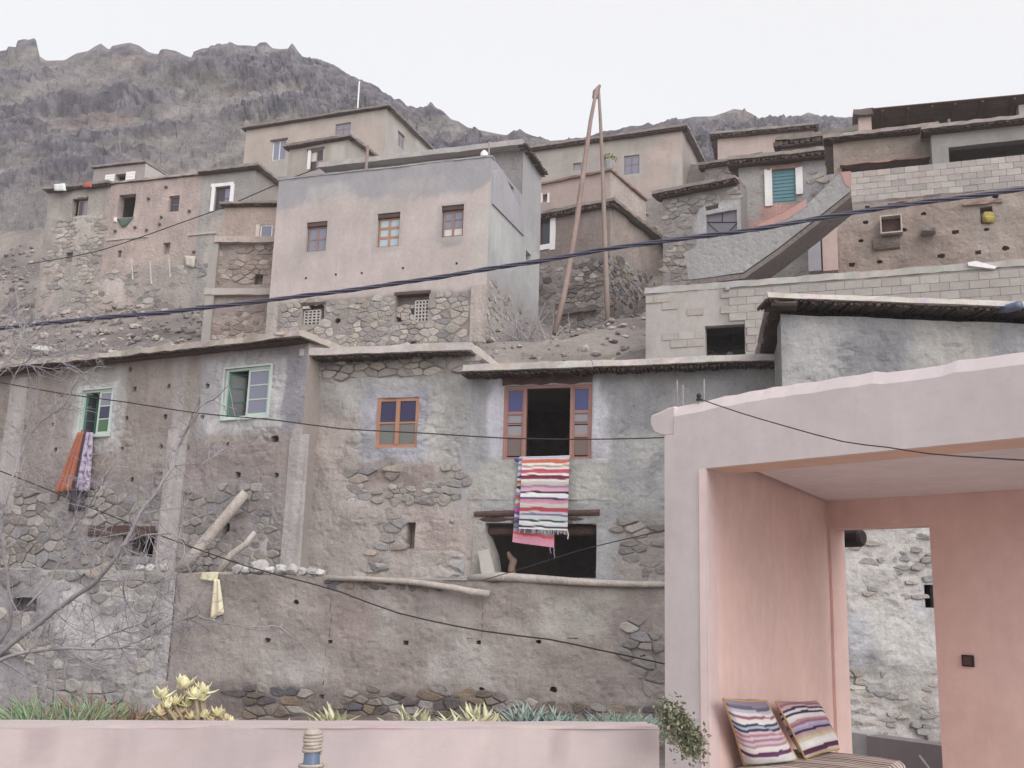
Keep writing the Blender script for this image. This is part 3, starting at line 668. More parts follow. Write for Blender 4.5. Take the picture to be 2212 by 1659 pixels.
# wide window: two glazed side panels, open middle
u0, u1, z0, z1 = W; ul, ur = F.uz(1136, 900)[0], F.uz(1231, 900)[0]; f = .055; mb = MB()
F.box(mb, u0, u1, z1-f, z1, -.1, -.02); F.box(mb, u0, u0+f, z0, z1-f, -.1, -.02); F.box(mb, u1-f, u1, z0, z1-f, -.1, -.02)
F.box(mb, ul-f, ul, z0, z1-f, -.1, -.015); F.box(mb, ur, ur+f, z0, z1-f, -.1, -.015)
for a, b in ((u0+f, ul-f), (ur+f, u1-f)):
    F.box(mb, a, b, z0, z0+.05, -.09, -.03)
wf = mb.build('window', mRedWood, hC); wf['label'] = 'wide red brown window with blue top panes and open middle'
hh = z1-f-z0-.05
for a, b in ((u0+f, ul-f), (ur+f, u1-f)):
    mb = MB(); g = .03; ya = z0+.05; cuts = [ya, ya+hh*.30, ya+hh*.48, ya+hh*.645, ya+hh]
    F.box(mb, a, a+g, ya, ya+hh, -.08, -.035); F.box(mb, b-g, b, ya, ya+hh, -.08, -.035)
    for k, yy in enumerate(cuts[1:4]): F.box(mb, a+g, b-g, yy-(.03 if k != 1 else .012), yy+(.03 if k != 1 else .012), -.08, -.03)
    F.box(mb, a+g, b-g, ya+hh-g, ya+hh, -.08, -.035)
    mb.build('panel_frame', mRedWood, wf)
    for k, g_ in enumerate((gBrown, gGrey, gGrey, gBlue)):
        q = MB(); F.box(q, a+g, b-g, cuts[k]+.03, cuts[k+1]-.03, -.065, -.055); q.build('pane', g_, wf)
# stable opening: ragged lintel logs and hanging mud
for i, (y, dn, rad) in enumerate(((1110, .02, .055), (1122, -.05, .05), (1146, -.28, .09))):
    a, za = F.uz(1026, y); b, zb = F.uz(1296, y-2)
    mb = MB(); mb.tube([F.pt(a+(b-a)*k/6, za+(zb-za)*k/6+.02*(rnd.random()-.5), dn) for k in range(7)], [rad*(.85+.3*rnd.random()) for _ in range(7)], 8); mb.build('lintel_log', mWoodD, hC)
stones(hC, F, *F.rect(1028, 1106, 1292, 1132), .13, PALD, seed=41, out=.2, fill=.75, n0=-.02)
u, z = F.uz(1030, 1188)
mb = MB(); P = [F.uz(*q) for q in ((1018, 1246), (1024, 1120), (1040, 1130), (1052, 1160), (1066, 1200), (1072, 1246))]
mb.prism([F.pt(a, b, .02) for a, b in P], [F.pt(a, b, -.4) for a, b in P], S('9b9590')); mb.build('door_jamb', mMud, hC)

# ---- ledge and rammed earth retaining wall in front
FR = F.shift(1.0); uQ0 = FR.uz(372, 1350)[0]; uQ1 = FR.uz(1760, 1350)[0]; zQ = FR.uz(1200, 1258)[1]; ZG = -2.45
rw = thing('retaining_wall', FR.pt((uQ0+uQ1)/2, ZG), 'rammed earth retaining wall with stones showing along its foot', 'wall')
hs = []
for (x, y) in ((576, 1383), (713, 1386), (875, 1388), (1033, 1387), (1163, 1386), (556, 1502), (698, 1504), (850, 1509), (1040, 1489), (1196, 1489), (640, 1300), (1390, 1420)):
    u, z = FR.uz(x, y); s = .045+.03*rnd.random(); hs.append((u-s, u+s, z-s*.8, z+s*.7, .2, True))
for (x, ya, yb) in ((712, 1302, 1322), (714, 1326, 1350), (711, 1356, 1378), (1041, 1294, 1318), (1042, 1324, 1338), (1040, 1346, 1378), (702, 1400, 1420), (699, 1440, 1452), (700, 1470, 1480)):
    u, za = FR.uz(x, yb); zb = FR.uz(x, ya)[1]; h_ = .004+.007*rnd.random(); hs.append((u-h_, u+h_, za, zb, .04, True))
for (xa, xb, y) in ((735, 749, 1377), (795, 812, 1385), (905, 917, 1378), (955, 981, 1384), (1008, 1020, 1379), (1225, 1250, 1378), (1272, 1284, 1373), (1318, 1335, 1371)):
    a, z = FR.uz(xa, y); b = FR.uz(xb, y)[0]; h_ = .004+.007*rnd.random(); hs.append((a, b, z-h_, z+h_*.6, .03, True))
pch = [patch(FR, 370, 1255, 1760, 1275, '8a8079', .1, .1), patch(FR, 1150, 1290, 1320, 1370, 'a09a93', .2, .2), patch(FR, 880, 1290, 1020, 1370, '958c87', .2, .2), patch(FR, 560, 1410, 690, 1490, '9e9792', .2, .2), patch(FR, 920, 1400, 1060, 1480, 'a39c97', .2, .2), patch(FR, 370, 1505, 1760, 1700, '7d726e', .08, .1),
       patch(FR, 715, 1290, 860, 1380, '8d7f7a', .15, .2), patch(FR, 1330, 1330, 1760, 1500, '877d7a', .15, .2), patch(FR, 810, 1280, 855, 1400, '99918c', .2, .2)]
wall(rw, FR, uQ0, uQ1, ZG-.2, zQ, hs, colfn('958b86', pch, '8d827d', .7, 5), .11, .05, 1.0, mMud)
mb = MB(); top = FR.shift(0); K = int((uQ1-uQ0)/.25)
for i in range(K+1):
    u = uQ0+(uQ1-uQ0)*i/K
    for j in range(6):
        n_ = -.02-1.3*j/5; mb.v.append(top.pt(u, zQ-.01+.05*fbm(V((u*2, n_*2, 3)), 3)+(.03 if j else 0), n_)); mb.c.append(S('9d948d'))
for i in range(K):
    for j in range(5): mb.f.append((i*6+j, (i+1)*6+j, (i+1)*6+j+1, i*6+j+1))
mb.build('wall_top', mMud, rw, fixn=False)
zb_ = FR.uz(900, 1500)[1]
def okR(u, z):
    lim = zb_+.12*fbm(V((u*1.2, 1, 7)), 3)+(.18 if FR.uz(930, 1480)[0] < u < FR.uz(1100, 1480)[0] else 0); return z < lim
stones(rw, FR, FR.uz(520, 1500)[0], FR.uz(1500, 1500)[0], ZG, zb_+.4, .27, PALD+PAL[:3], seed=51, ok=okR, out=.7, flat=.46, maxn=240)
stones(rw, FR, *FR.rect(1340, 1335, 1440, 1490), .25, PAL, seed=52, out=.4, fill=.75, flat=.55)
stones(rw, FR, *FR.rect(700, 1258, 960, 1272), .12, PALD, seed=53, out=.9, fill=.6)

# ---- older stone wall at the left, under the tree
FW = Fac(FR.pt(FR.uz(-160, 1400)[0], 0, .05)[:2], FR.pt(uQ0+.02, 0, .05)[:2]); a1 = FW.L
sw = thing('stone_wall', FW.pt(a1/2, ZG), 'grey lime washed stone wall behind the bare tree', 'wall')
zW = FW.uz(230, 1235)[1]
pch = [patch(FW, 120, 1250, 380, 1420, 'a4a09f', .2, .25), patch(FW, -100, 1260, 100, 1500, '8b8488', .2, .25), patch(FW, 60, 1480, 400, 1700, '938d8c', .2, .25)]
wall(sw, FW, 0, a1, ZG-.2, zW, [(*FW.rect(18, 1290, 85, 1325), .4, True)], colfn('989392', pch, '8e898a', .8, 6), .12, .09, 1.0, mMudL)
stones(sw, FW, .1, a1-.05, ZG, zW+.05, .36, PALP+PAL, seed=61, out=.25, flat=.6, ok=lambda u, z: fbm(V((u*.9, z*.9, 14)), 3) > -.12, maxn=220, avoid=[FW.rect(18, 1290, 85, 1325)])
mb = MB()
for i in range(int(a1/.3)+1):
    for j in range(5):
        u = min(a1, i*.3); n_ = -.05-1.2*j/4; mb.v.append(FW.pt(u, zW-.02+.08*fbm(V((u*2, n_*2, 8)), 3)+.04*(j > 0), n_)); mb.c.append(S('958d89'))
K = int(a1/.3)
for i in range(K):
    for j in range(4): mb.f.append((i*5+j, (i+1)*5+j, (i+1)*5+j+1, i*5+j+1))
mb.build('wall_top', mMud, sw, fixn=False)

# ================================================================== RIGHT SIDE
# ---- grey house under the thick mud roof (continues down behind the pink pavilion)
p = ond(1660, 630, 15); q = onz(2212, 652, p.z); q2 = onz(1627, 778, p.z)
FX = Fac(p[:2], q[:2]); 
F = FX.shift(-.35); u0 = F.uz(1688, 760)[0]; u1 = FX.L+3; ZR = p.z
hR = thing('grey_house', F.pt(1.5, -1), 'grey rendered house with a deep mud roof and a blue drain pipe at the eave', 'house')
hol = F.rect(1999, 1263, 2035, 1313)
pch = [patch(F, 1690, 690, 1850, 830, '9d9c9c', .2, .2), patch(F, 1800, 700, 1960, 830, '7b7a80', .25, .2), patch(F, 1990, 690, 2150, 830, '9a9794', .25, .2), patch(F, 1820, 1130, 2060, 1330, 'aca7a3', .2, .15), patch(F, 1825, 1330, 1880, 1480, 'a3a2a8', .1, .1),
       patch(F, 1890, 1330, 2040, 1440, 'aeaba8', .15, .1), patch(F, 1820, 1440, 2060, 1640, 'a19c99', .15, .1), patch(F, 1975, 1262, 2003, 1330, 'a5a3ab', .03, .04)]
wall(hR, F, u0, u1, -2.6, ZR-.25, [(*hol, .4)], colfn('92908f', pch, '85848a', .7, 8), .07, .045, 1.6, mMudL)
stub_shell(hR, F, u0, u1, 4.6, -2.6, ZR-.25, '938f8d', left=False, back=False)
pL = ond(1668, 800, 19.5); RL = Fac(pL.xy, F.pt(u0, 0).xy); wall(hR, RL, 0, RL.L, -2.6, ZR-.25, (), colfn('85807f', (), '7c7777'), .3, .03, mat=mMud)
wall(hR, Fac(F.pt(u1, 0, -4.6).xy, pL.xy), 0, 5, -2.6, ZR-.25, (), colfn('85807f'), 1, 0)
e1, e2 = onz(1658, 631, ZR), onz(1627, 772, ZR)
r = slab_poly(hR, [e1.xy, F.pt(u1+.3, 0, .37).xy, F.pt(u1+.3, 0, -4.8).xy, V((e2.x+.4, F.pt(u1, 0, -4.8).y)), e2.xy], ZR-.08, ZR, 'c4bab5', jit=.01)
sticks(r, F, u0-.28, u1, -.25, .3, ZR-.078, .03)
RE = Fac(e2.xy, e1.xy); sticks(r, RE, 0, RE.L-.1, -.45, -.04, ZR-.118, .04)
a = F.uz(2150, 675); mb = MB(); mb.tube([F.pt(a[0]-.1, a[1]+.08, -.05), F.pt(a[0]+.03, a[1]-.02, .3), F.pt(a[0]+.05, a[1]-.06, .62)], .07, 14); 
mb.build('drain_pipe', mPipe, hR, smooth=True)
stones(hR, F, *F.rect(1830, 1440, 2030, 1600), .16, PALP, seed=72, out=.1, fill=.45, flat=.4); stones(hR, F, *F.rect(1840, 1150, 2020, 1290), .17, PALP, seed=73, out=.05, fill=.35, flat=.4)

# ---- concrete block house
F = fpx((2212, 560), 22, (1395, 622)); ZK = F.ztop; u0 = 0; u1 = F.L+2.5
hK = thing('block_house', F.pt(4, 5), 'unplastered concrete block house with one square black window opening', 'house')
W = F.rect(1523, 702, 1609, 768); zc = F.uz(1800, 628)[1]
pch = [patch(F, 1395, 600, 1560, 800, 'a59e9a', .15, .15)]
wall(hK, F, u0, u1, 2.5, ZK-.05, [(*W, .25)], colfn('8f8a87', pch, '8a8583', .7, 9), .3, .008, .8)
stub_shell(hK, F, u0, u1, 2.6, 2.5, ZK-.05, '938f8c')
slab(hK, F, -.02, u1, -2.6, .03, ZK-.16, ZK, 'aaa5a1', mPlaster, 'coping', .02, .02)
blocks(hK, F, 0, u1-2.2, F.uz(1500, 800)[1], ZK-.17, .42, .2, [S(x) for x in ('a49d98', 'a8a19b', 'a19a96', 'a69d97')], avoid=[W], n0=.02, seed=2, ok=lambda u, z: u > 1.9 or fbm(V((u*.8, z*1.5, 2)), 3) > .12)
b = FX  # board and pebble lying on the coping
F_K = F

# ---- mud house behind it: box window, shelf and holes
F = fpx((2212, 405), 27, (1800, 447)); FB = F; u0 = F.uz(1765, 520)[0]; u1 = F.L+3; z0, z1 = 6.5, F.ztop
hB = thing('mud_house', F.pt(u1/2, 7), 'brown mud house with a wooden box window and rows of scaffold holes', 'house')
Wb = F.rect(1908, 472, 1936, 500); Wy = F.rect(2118, 446, 2145, 482)
hs = [(*Wb, .3), (*Wy, .35, True)]
for (x, y) in ((1816, 450), (1874, 447), (1860, 521), (1995, 461), (2064, 502), (2131, 495), (2113, 545), (2033, 553), (1953, 496), (1840, 572), (1900, 566), (2150, 425), (2172, 537), (1870, 480)):
    u, z = F.uz(x, y); s = .05+.03*rnd.random(); hs.append((u-s*1.3, u+s*1.3, z-s, z+s, .2, True))
pch = [patch(F, 1778, 490, 1809, 600, 'b49a92', .04, .05), patch(F, 1800, 440, 1880, 480, '93877f', .1, .1), patch(F, 2090, 420, 2212, 600, '94877f', .3, .2)]
wall(hB, F, u0, u1, z0, z1, hs, colfn('8f7f76', pch, '86766e', .7, 12), .15, .05, 1.1, mMud)
stub_shell(hB, F, u0, u1, 3.2, z0, z1, '8a7b73')
# box window
u, z = F.uz(1925, 487); hw, hh = .3, .28; mb = MB()
for bx in ((-hw, hw, hh-.04, hh), (-hw, hw, -hh, -hh+.04), (-hw, -hw+.04, -hh+.04, hh-.04), (hw-.04, hw, -hh+.04, hh-.04)): F.box(mb, u+bx[0], u+bx[1], z+bx[2]-.06, z+bx[3]-.06, .0, .32)
o = mb.build('window_box', mLog, hB); mb = MB(); F.box(mb, u-hw+.04, u+hw-.04, z-hh-.02, z+hh-.1, .03, .05); mb.build('shade_sheet', mWoodD, o)  # dark sheet put in for the shaded inside of the open box
jagged(hB, F, F.rect(1918, 438, 1960, 444), -.05, .06, mWoodD, 'lintel', S('6a5a52'), 16, .02)
jagged(hB, F, F.rect(2080, 436, 2165, 442), -.05, .08, mBrownW, 'lintel', S('8a7a70'), 17, .02)
u, z = F.uz(2005, 505); piece('stone_shelf', STONES[5], hB, F.pt(u, z, .1), F.rot, (.2, .22, .05), S('a79f99'))
u, z = F.uz(1915, 530); piece('mud_bulge', STONES[6], hB, F.pt(u, z+.05, .02), F.rot, (.36, .12, .2), S('83736a'))
# dark under-stair recess on its left and two posts
Fp = F.shift(.5)
pbox(hB, Fp, Fp.rect(1745, 470, 1772, 585), -.3, 0, mPlaster, 'post', S('96939a'))
pbox(hB, Fp, Fp.rect(1776, 490, 1808, 582), -.45, -.1, mPaint, 'post', S('b89d97'), label='pink painted post')
# ---- terraced house above: block parapet
F = fpx((2212, 342), 28, (1838, 380)); u0 = F.uz(1836, 400)[0]; u1 = F.L+3; ZP = F.ztop; zb = F.uz(2000, 425)[1]
hT = thing('terrace_house', F.pt(u1/2, zb), 'terrace with a pale block parapet below a wide dark opening', 'terrace')
wall(hT, F, u0, u1, zb, ZP-.02, (), colfn('918985'), .4, .02)
slab(hT, F, u0-.05, u1, -3.6, .12, zb-.12, zb-.0, '7d726c', mRoof, 'floor_slab')
sticks(hT, F, u0, u1, -.2, .06, zb-.11, .045)
stub_shell(hT, F, u0, u1, 3.6, zb, ZP-.02, '918985', back=False)
blocks(hT, F, u0, u1-2, zb+.02, ZP+.04, .4, .2, [S(x) for x in ('aca39f', 'b5aca6', 'a39b98', 'b0a19c')], n0=.03, seed=4)
# rear wing with the big opening
F2 = F.shift(-1.2); a = F2.uz(2013, 330)[0]; zt = F2.uz(2100, 280)[1]; Wd = F2.rect(2050, 305, 2300, 368)
cf = colfn('9a9692', (), '8f8b88', .6, 3)
wall(hT, F2, a, u1+.5, zb, zt, [(Wd[0], u1+.2, Wd[2], Wd[3], .3)], cf, .2, .02, label='grey wall with a long dark opening')
stub_shell(hT, F2, a, u1+.5, 2.4, zb, zt, '8a8580')
full_roof(hT, F2, a, u1+.5, 2.4, zt+.16, .12, .08, .35, .3, .3, '9d918b')
F3 = F.shift(-1.8); b0 = F3.uz(1800, 330)[0]; zt3 = F3.uz(1900, 297)[1]; z3 = F3.uz(1900, 350)[1]
wall(hT, F3, b0, a+.2, zb, zt3, [(b0+.25, a-.05, zb+.2, z3-.02, 1.2)], colfn('93847b', (), '8a7b73', .7, 5), .15, .04, 1, mMud, label='brown mud wall over a low recess')
stub_shell(hT, F3, b0, a+.2, 2.5, zb, zt3, '8a7b73')
jagged(hT, F3, (b0+.2, a, z3-.06, z3+.0), -.05, .14, mBrownW, 'ledge', S('9b8c80'), 22, .03)
full_roof(hT, F3, b0, a+.2, 2.5, zt3+.16, .12, .08, .35, .3, .1, '9d918b')
# ---- covered roof terrace at the top right
F = fpx((2212, 270), 33, (1843, 300)); u0 = F.uz(1850, 280)[0]; u1 = F.L+2; zf = F.uz(2000, 300)[1]; zt = F.uz(1850, 245)[1]
hV = thing('roof_shelter', F.pt(u1/2, zf), 'open roof shelter of dark slats on posts at the top of the village', 'shelter')
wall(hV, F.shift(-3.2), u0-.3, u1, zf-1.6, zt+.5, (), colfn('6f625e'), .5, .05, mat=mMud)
slab(hV, F, u0-.3, u1, -3.4, .25, zf-.3, zf-.12, '94897f', name='floor_slab'); sticks(hV, F, u0-.2, u1, -.2, .2, zf-.29, .04)
pbox(hV, F, F.rect(1855, 252, 1883, 294), -.35, -.02, mPaint, 'post', S('bba39c'), label='pale pink post')
pbox(hV, F, F.rect(2048, 256, 2054, 276), -.2, -.02, mPoleG, 'post'); pbox(hV, F, F.rect(2202, 225, 2226, 270), -.4, -.02, mPlaster, 'post', S('a79d99'))
jagged(hV, F, F.rect(1843, 240, 1886, 252), -.6, .2, mRoof, 'post_cap', S('6d635f'), 23, .02)
mb = MB(); K = 22; sl0 = F.uz(1884, 245)[1]; sl1 = F.uz(2212, 206, .3)[1]; ua, ub = F.uz(1886, 250)[0], u1
for k in range(K):                                   # slats of the mono-pitch roof, each its own part
    n0 = .35-3.6*k/K
    mbk = MB(); z_ = lambda u, n_: sl0+(sl1-sl0)*(u-ua)/(F.uz(2212, 206)[0]-ua)-.30*(.35-n_)
    h = .07+.03*rnd.random()
    mbk.hexa([F.pt(u, z_(u, n)+dz, n) for dz in (0, .035) for u, n in ((ua-.1*rnd.random(), n0), (ub, n0), (ub, n0-.17), (ua, n0-.17))])
    mbk.build('roof_slat', mReed if k % 3 else mWoodD, hV)
for x in (1905, 1960, 2012, 2062, 2120, 2190):
    u = F.uz(x, 240)[0]; mbk = MB(); mbk.tube([F.pt(u, z_(u, .3)-.05, .3), F.pt(u, z_(u, -3.2)-.05, -3.2)], .05, 6); mbk.build('rafter', mWoodD, hV)

# ---- stone house with the teal shutter, stairs, stone house with the grey door
F = fpx((1800, 315), 34, (1590, 337), .45); ZS = F.ztop; u0 = F.uz(1596, 400)[0]; u1 = F.uz(1816, 400)[0]; z0 = 7.5
hS = thing('stone_house', F.pt((u0+u1)/2, 9), 'stone house with a closed teal shutter between white jambs', 'house')
W = F.rect(1669, 367, 1718, 436)
pch = [patch(F, 1722, 350, 1830, 470, '9b979a', .2, .15), patch(F, 1640, 440, 1745, 520, 'b3877f', .05, .12), patch(F, 1596, 350, 1640, 480, '9a9694', .1, .1), patch(F, 1620, 478, 1650, 500, 'b3877f', .05, .08)]
wall(hS, F, u0, u1, z0, ZS-.25, [(*W, .12, True)], colfn('928b86', pch, '89827f', .7, 15), .14, .03, 1, mMud)
stub_shell(hS, F, u0, u1, 4, z0, ZS-.25, '8f8884', amp=.01)
full_roof(hS, F, u0, u1, 4, ZS, .14, .16, .5, .35, .35, '8d817b')
stones(hS, F, *F.rect(1640, 340, 1810, 500), .3, PALP, seed=81, out=.15, fill=.45, flat=.55, avoid=[F.rect(1650, 350, 1736, 450)])
jagged(hS, F, F.rect(1652, 366, 1668, 446), -.02, .06, mWhite, 'white_jamb', S('e0dcd8'), 24, .012); jagged(hS, F, F.rect(1719, 362, 1734, 420), -.02, .06, mWhite, 'white_jamb', S('e0dcd8'), 25, .012)
jagged(hS, F, F.rect(1655, 358, 1730, 366), -.02, .07, mBrownW, 'lintel', S('8a776c'), 26, .012)
mb = MB(); F.box(mb, *W, -.1, -.06); sh = mb.build('shutter', mTeal, hS)
for k in range(9):
    q = MB(); zz = W[2]+(W[3]-W[2])*(k+.5)/9; F.box(q, W[0]+.03, W[1]-.03, zz-.02, zz+.02, -.06, -.035); q.build('slat', mTeal, sh)
# stairs
Fs = Fac(FB.pt(-2, 0, 3.2)[:2], FB.pt(6, 0, 3.2)[:2])
PS = [(1488, 604), (1478, 548), (1530, 516), (1640, 492), (1745, 440), (1812, 376), (1838, 372), (1838, 412), (1760, 474), (1680, 536), (1606, 588), (1540, 598)]
st = thing('stairway', Fs.pt(*Fs.uz(1500, 604)), 'outside stair with a sloping grey cement parapet above the block house', 'stairs')
mb = MB(); P = [Fs.uz(*q) for q in PS]; mb.prism([Fs.pt(a, b, 0) for a, b in P], [Fs.pt(a, b, -.18) for a, b in P], S('8d8b8c')); mb.build('parapet', mMud, st)
PF_ = [(1488, 604), (1606, 590), (1680, 538), (1760, 476), (1838, 414), (1838, 424), (1762, 486), (1682, 548), (1608, 600), (1490, 614)]
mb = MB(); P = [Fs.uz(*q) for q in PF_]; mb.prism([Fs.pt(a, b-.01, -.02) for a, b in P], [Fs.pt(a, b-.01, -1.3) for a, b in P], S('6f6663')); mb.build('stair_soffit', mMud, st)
for k in range(9):
    x = 1615+k*24; y = 575-k*19.2; u, z = Fs.uz(x, y); mb = MB(); Fs.box(mb, u, u+.3, z, z+.18, -1.25, -.2, S('8f8a88')); mb.build('step', mPlaster, st)
for Pk in ([(1640, 484), (1690, 462), (1742, 430), (1742, 446), (1700, 474), (1640, 496)], [(1816, 372), (1838, 370), (1838, 408), (1824, 396)]):
    P = [Fs.uz(*q) for q in Pk]; mb = MB(); mb.prism([Fs.pt(a, b, .012) for a, b in P], [Fs.pt(a, b, -.05) for a, b in P], S('b3867f')); mb.build('pink_patch', mPaint, st)
# stone house with door
F = fpx((1592, 377), 34.5, (1420, 411), .35); ZS = F.ztop; u0 = F.uz(1432, 450)[0]; u1 = F.uz(1600, 450)[0]
hD = thing('stone_house', F.pt((u0+u1)/2, 9), 'low stone house with a grey metal door and a small vent above it', 'house')
W = F.rect(1525, 458, 1592, 520); Vt = F.rect(1523, 443, 1552, 453)
pch = [patch(F, 1505, 437, 1610, 520, 'a29ea0', .04, .06), patch(F, 1515, 436, 1562, 458, 'aeaaab', .02, .02)]
wall(hD, F, u0, u1, 8.0, ZS-.22, [(*W, .25), (*Vt, .3, True)], colfn('8d8582', pch, '847c7a', .7, 16), .14, .03, 1, mMud)
stub_shell(hD, F, u0, u1, 4, 8.0, ZS-.22, '8a827f')
full_roof(hD, F, u0, u1, 4, ZS, .12, .14, .4, .3, -.05, '8d817b')
stones(hD, F, u0+.05, u1-.1, 9.2, ZS-.3, .3, PALP+PAL, seed=82, out=.4, fill=.9, flat=.55, avoid=[F.rect(1505, 437, 1610, 530)])
mb = MB(); F.box(mb, *W, -.16, -.12); dr = mb.build('door', mMetalG, hD)
for (x0, y0, x1, y1) in ((1525, 478, 1592, 478), (1527, 480, 1556, 505), (1590, 480, 1566, 505), (1558, 458, 1558, 478)):
    a, b = F.uz(x0, y0), F.uz(x1, y1); q = MB(); q.tube([F.pt(*a, -.11), F.pt(*b, -.11)], .018, 6); q.build('bar', mDark, dr)

# ---- beige hut and dark stone hut on the skyline
F = fpx((1705, 270), 46, (1543, 285), .3); u0, u1 = F.uz(1550, 310)[0], F.uz(1760, 310)[0]
h = thing('beige_hut', F.pt((u0+u1)/2, 15), 'pale pink hut with a dark roof edge on the skyline left of the roof shelter', 'house')
wall(h, F, u0, u1, 14, F.ztop-.2, (), colfn('b8a49d', (), 'b09c96', .6, 5), .25, .02); stub_shell(h, F, u0, u1, 4, 14, F.ztop-.2, 'b8a49d')
full_roof(h, F, u0, u1, 4, F.ztop, .12, .14, .35, .35, .2, '8d837e')
F = fpx((1845, 276), 40, (1680, 296), .3); u0, u1 = F.uz(1686, 310)[0], F.uz(1850, 310)[0]
h = thing('mud_hut', F.pt((u0+u1)/2, 14), 'low dark mud hut with a sagging roof beside the roof shelter', 'house')
wall(h, F, u0, u1, 13, F.ztop-.2, (), colfn('857873'), .3, .05, mat=mMud); stub_shell(h, F, u0, u1, 3, 13, F.ztop-.2, '857873')
full_roof(h, F, u0, u1, 3, F.ztop, .2, .25, .4, .2, .2, '80766f', sag=.12)
stones(h, F, u0, u1, F.ztop-.02, F.ztop+.28, .3, PALD, seed=83, out=.9, fill=.7, n0=-.4)
F = fpx((1600, 336), 41, (1518, 350), .3); u0, u1 = F.uz(1522, 370)[0], F.uz(1640, 360)[0]
h = thing('stone_hut', F.pt((u0+u1)/2, 13), 'dark stone hut squeezed behind the low stone house', 'house')
wall(h, F, u0, u1, 12, F.ztop-.2, (), colfn('7c7474'), .3, .04, mat=mMud); stub_shell(h, F, u0, u1, 3, 12, F.ztop-.2, '7c7474')
full_roof(h, F, u0, u1, 3, F.ztop, .12, .12, .3, .2, .2, '7d736f'); stones(h, F, u0, u1, F.ztop-1.6, F.ztop-.3, .35, PALD, seed=84, out=.3, fill=.8)

# ================================================================== TOWER HOUSE
F = fpx((1065, 338), 31, (600, 390)); FT = F; u1 = F.uz(1056, 480)[0]; u0 = F.uz(592, 520)[0]; ZTp = F.ztop; z0 = 7.2
tw = thing('tower_house', F.pt((u0+u1)/2, 8), 'tall pink and grey house with three windows over a rubble stone base', 'house')
Ws = [F.rect(661, 479, 705, 543), F.rect(814, 460, 863, 533), F.rect(953, 443, 1001, 511)]
Bs = [F.rect(653, 656, 700, 700), F.rect(854, 632, 926, 694), F.rect(723, 686, 736, 700)]
hs = [(*W, .22) for W in Ws]+[(*Bs[0], .35, True), (*Bs[1], .35, True), (*Bs[2], .3, True)]
for (x, y) in ((660, 601), (725, 593), (781, 590), (870, 579), (986, 569)):
    u, z = F.uz(x, y); hs.append((u-.045, u+.045, z-.05, z+.05, .2, True))
zl = F.uz(800, 628)[1]; zbase = lambda u: zl
pch = [patch(F, 560, 330, 1100, 425, '99969b', .12, .25), patch(F, 670, 400, 760, 432, 'aaa6a6', .1, .1), patch(F, 840, 385, 960, 412, 'a19c9e', .12, .1), patch(F, 560, 330, 640, 450, '98959b', .1, .1),
       patch(F, 655, 475, 710, 555, 'a9a09e', .06, .06), patch(F, 806, 455, 868, 545, 'a9a09e', .06, .05), patch(F, 945, 440, 1004, 525, 'a69d9b', .06, .06), patch(F, 955, 520, 995, 534, '9c9694', .06, .04),
       patch(F, 820, 430, 880, 460, 'aaa09c', .15, .2), patch(F, 1015, 440, 1060, 600, 'b3aaa5', .1, .1)]
zr0, zr1 = F.uz(600, 652)[1], F.uz(1045, 600)[1]
base_c = colfn('b8aaa7', pch, 'b2a5a1', .35, 20); stone_c = colfn('928984', (), '8a807c', .7, 21)
def tc_(u, z):
    d = z-(zr0+.22*fbm(V((u*.8, 2, 2)), 3))+.02
    return mixc(stone_c(u, z), base_c(u, z), sst(-.08, .08, d))
wall(tw, F, u0, u1, z0, ZTp, hs, tc_, .13, .015, .6)
zlow = (zr0+zr1)/2
stones(tw, F, u0+.45, u1-.55, z0+.2, zlow+.15, .27, PALP, seed=91, out=.4, flat=.62, maxn=300, avoid=[tuple(b) for b in Bs], ok=lambda u, z: z < zr0-.06+.2*fbm(V((u*.8, 2, 2)), 3))
jagged(tw, F, (u0-.02, u0+.4, z0, zlow-.1), -.05, .05, mMud, 'corner_pier', S('a09690'), 31, .02); jagged(tw, F, (u1-.5, u1+.02, z0, zlow-.1), -.05, .05, mMud, 'corner_pier', S('a1968f'), 32, .02)
for i, (W, rows) in enumerate(zip(Ws, ([[gPale], [gPale]], [[gSky], [gSky], [gSky]], [[gPale], [gPale], [gCurt]]))):
    Wi = (W[0]+.03, W[1]-.03, W[2]+.03, W[3]-.16)
    window(tw, F, Wi, mBrownW if i != 1 else mOrange, rows, -.12, .05, 2, .07, .05 if i != 1 else .09, .05)
    pbox(tw, F, (W[0]-.02, W[1]+.02, W[3]-.15, W[3]-.02), -.2, -.03, mWoodD, 'lintel')
# pierced block screens in the openings of the base
def screen(parent, F, R, cols, rows):
    u0, u1, z0, z1 = R; mb = MB(); t = .04
    cw, rh = (u1-u0)/cols, (z1-z0)/rows
    for k in range(cols+1): F.box(mb, u0+cw*k-t/2, u0+cw*k+t/2, z0, z1, -.2, -.06, S('b0a9a4'))
    for j in range(rows+1):
        for k in range(cols): F.box(mb, u0+cw*k+t/2, u0+cw*(k+1)-t/2, z0+rh*j-t/2, z0+rh*j+t/2, -.19, -.07, S('b0a9a4'))
    mb.build('pierced_screen', mPlaster, parent)
B0, B1 = Bs[0], Bs[1]
screen(tw, F, (B0[0]+.05, B0[1]-.18, B0[2], B0[2]+(B0[3]-B0[2])*.7), 4, 5); um = (B1[0]*.42+B1[1]*.58); screen(tw, F, (um, B1[1]-.03, B1[2], B1[2]+(B1[3]-B1[2])*.72), 4, 6)
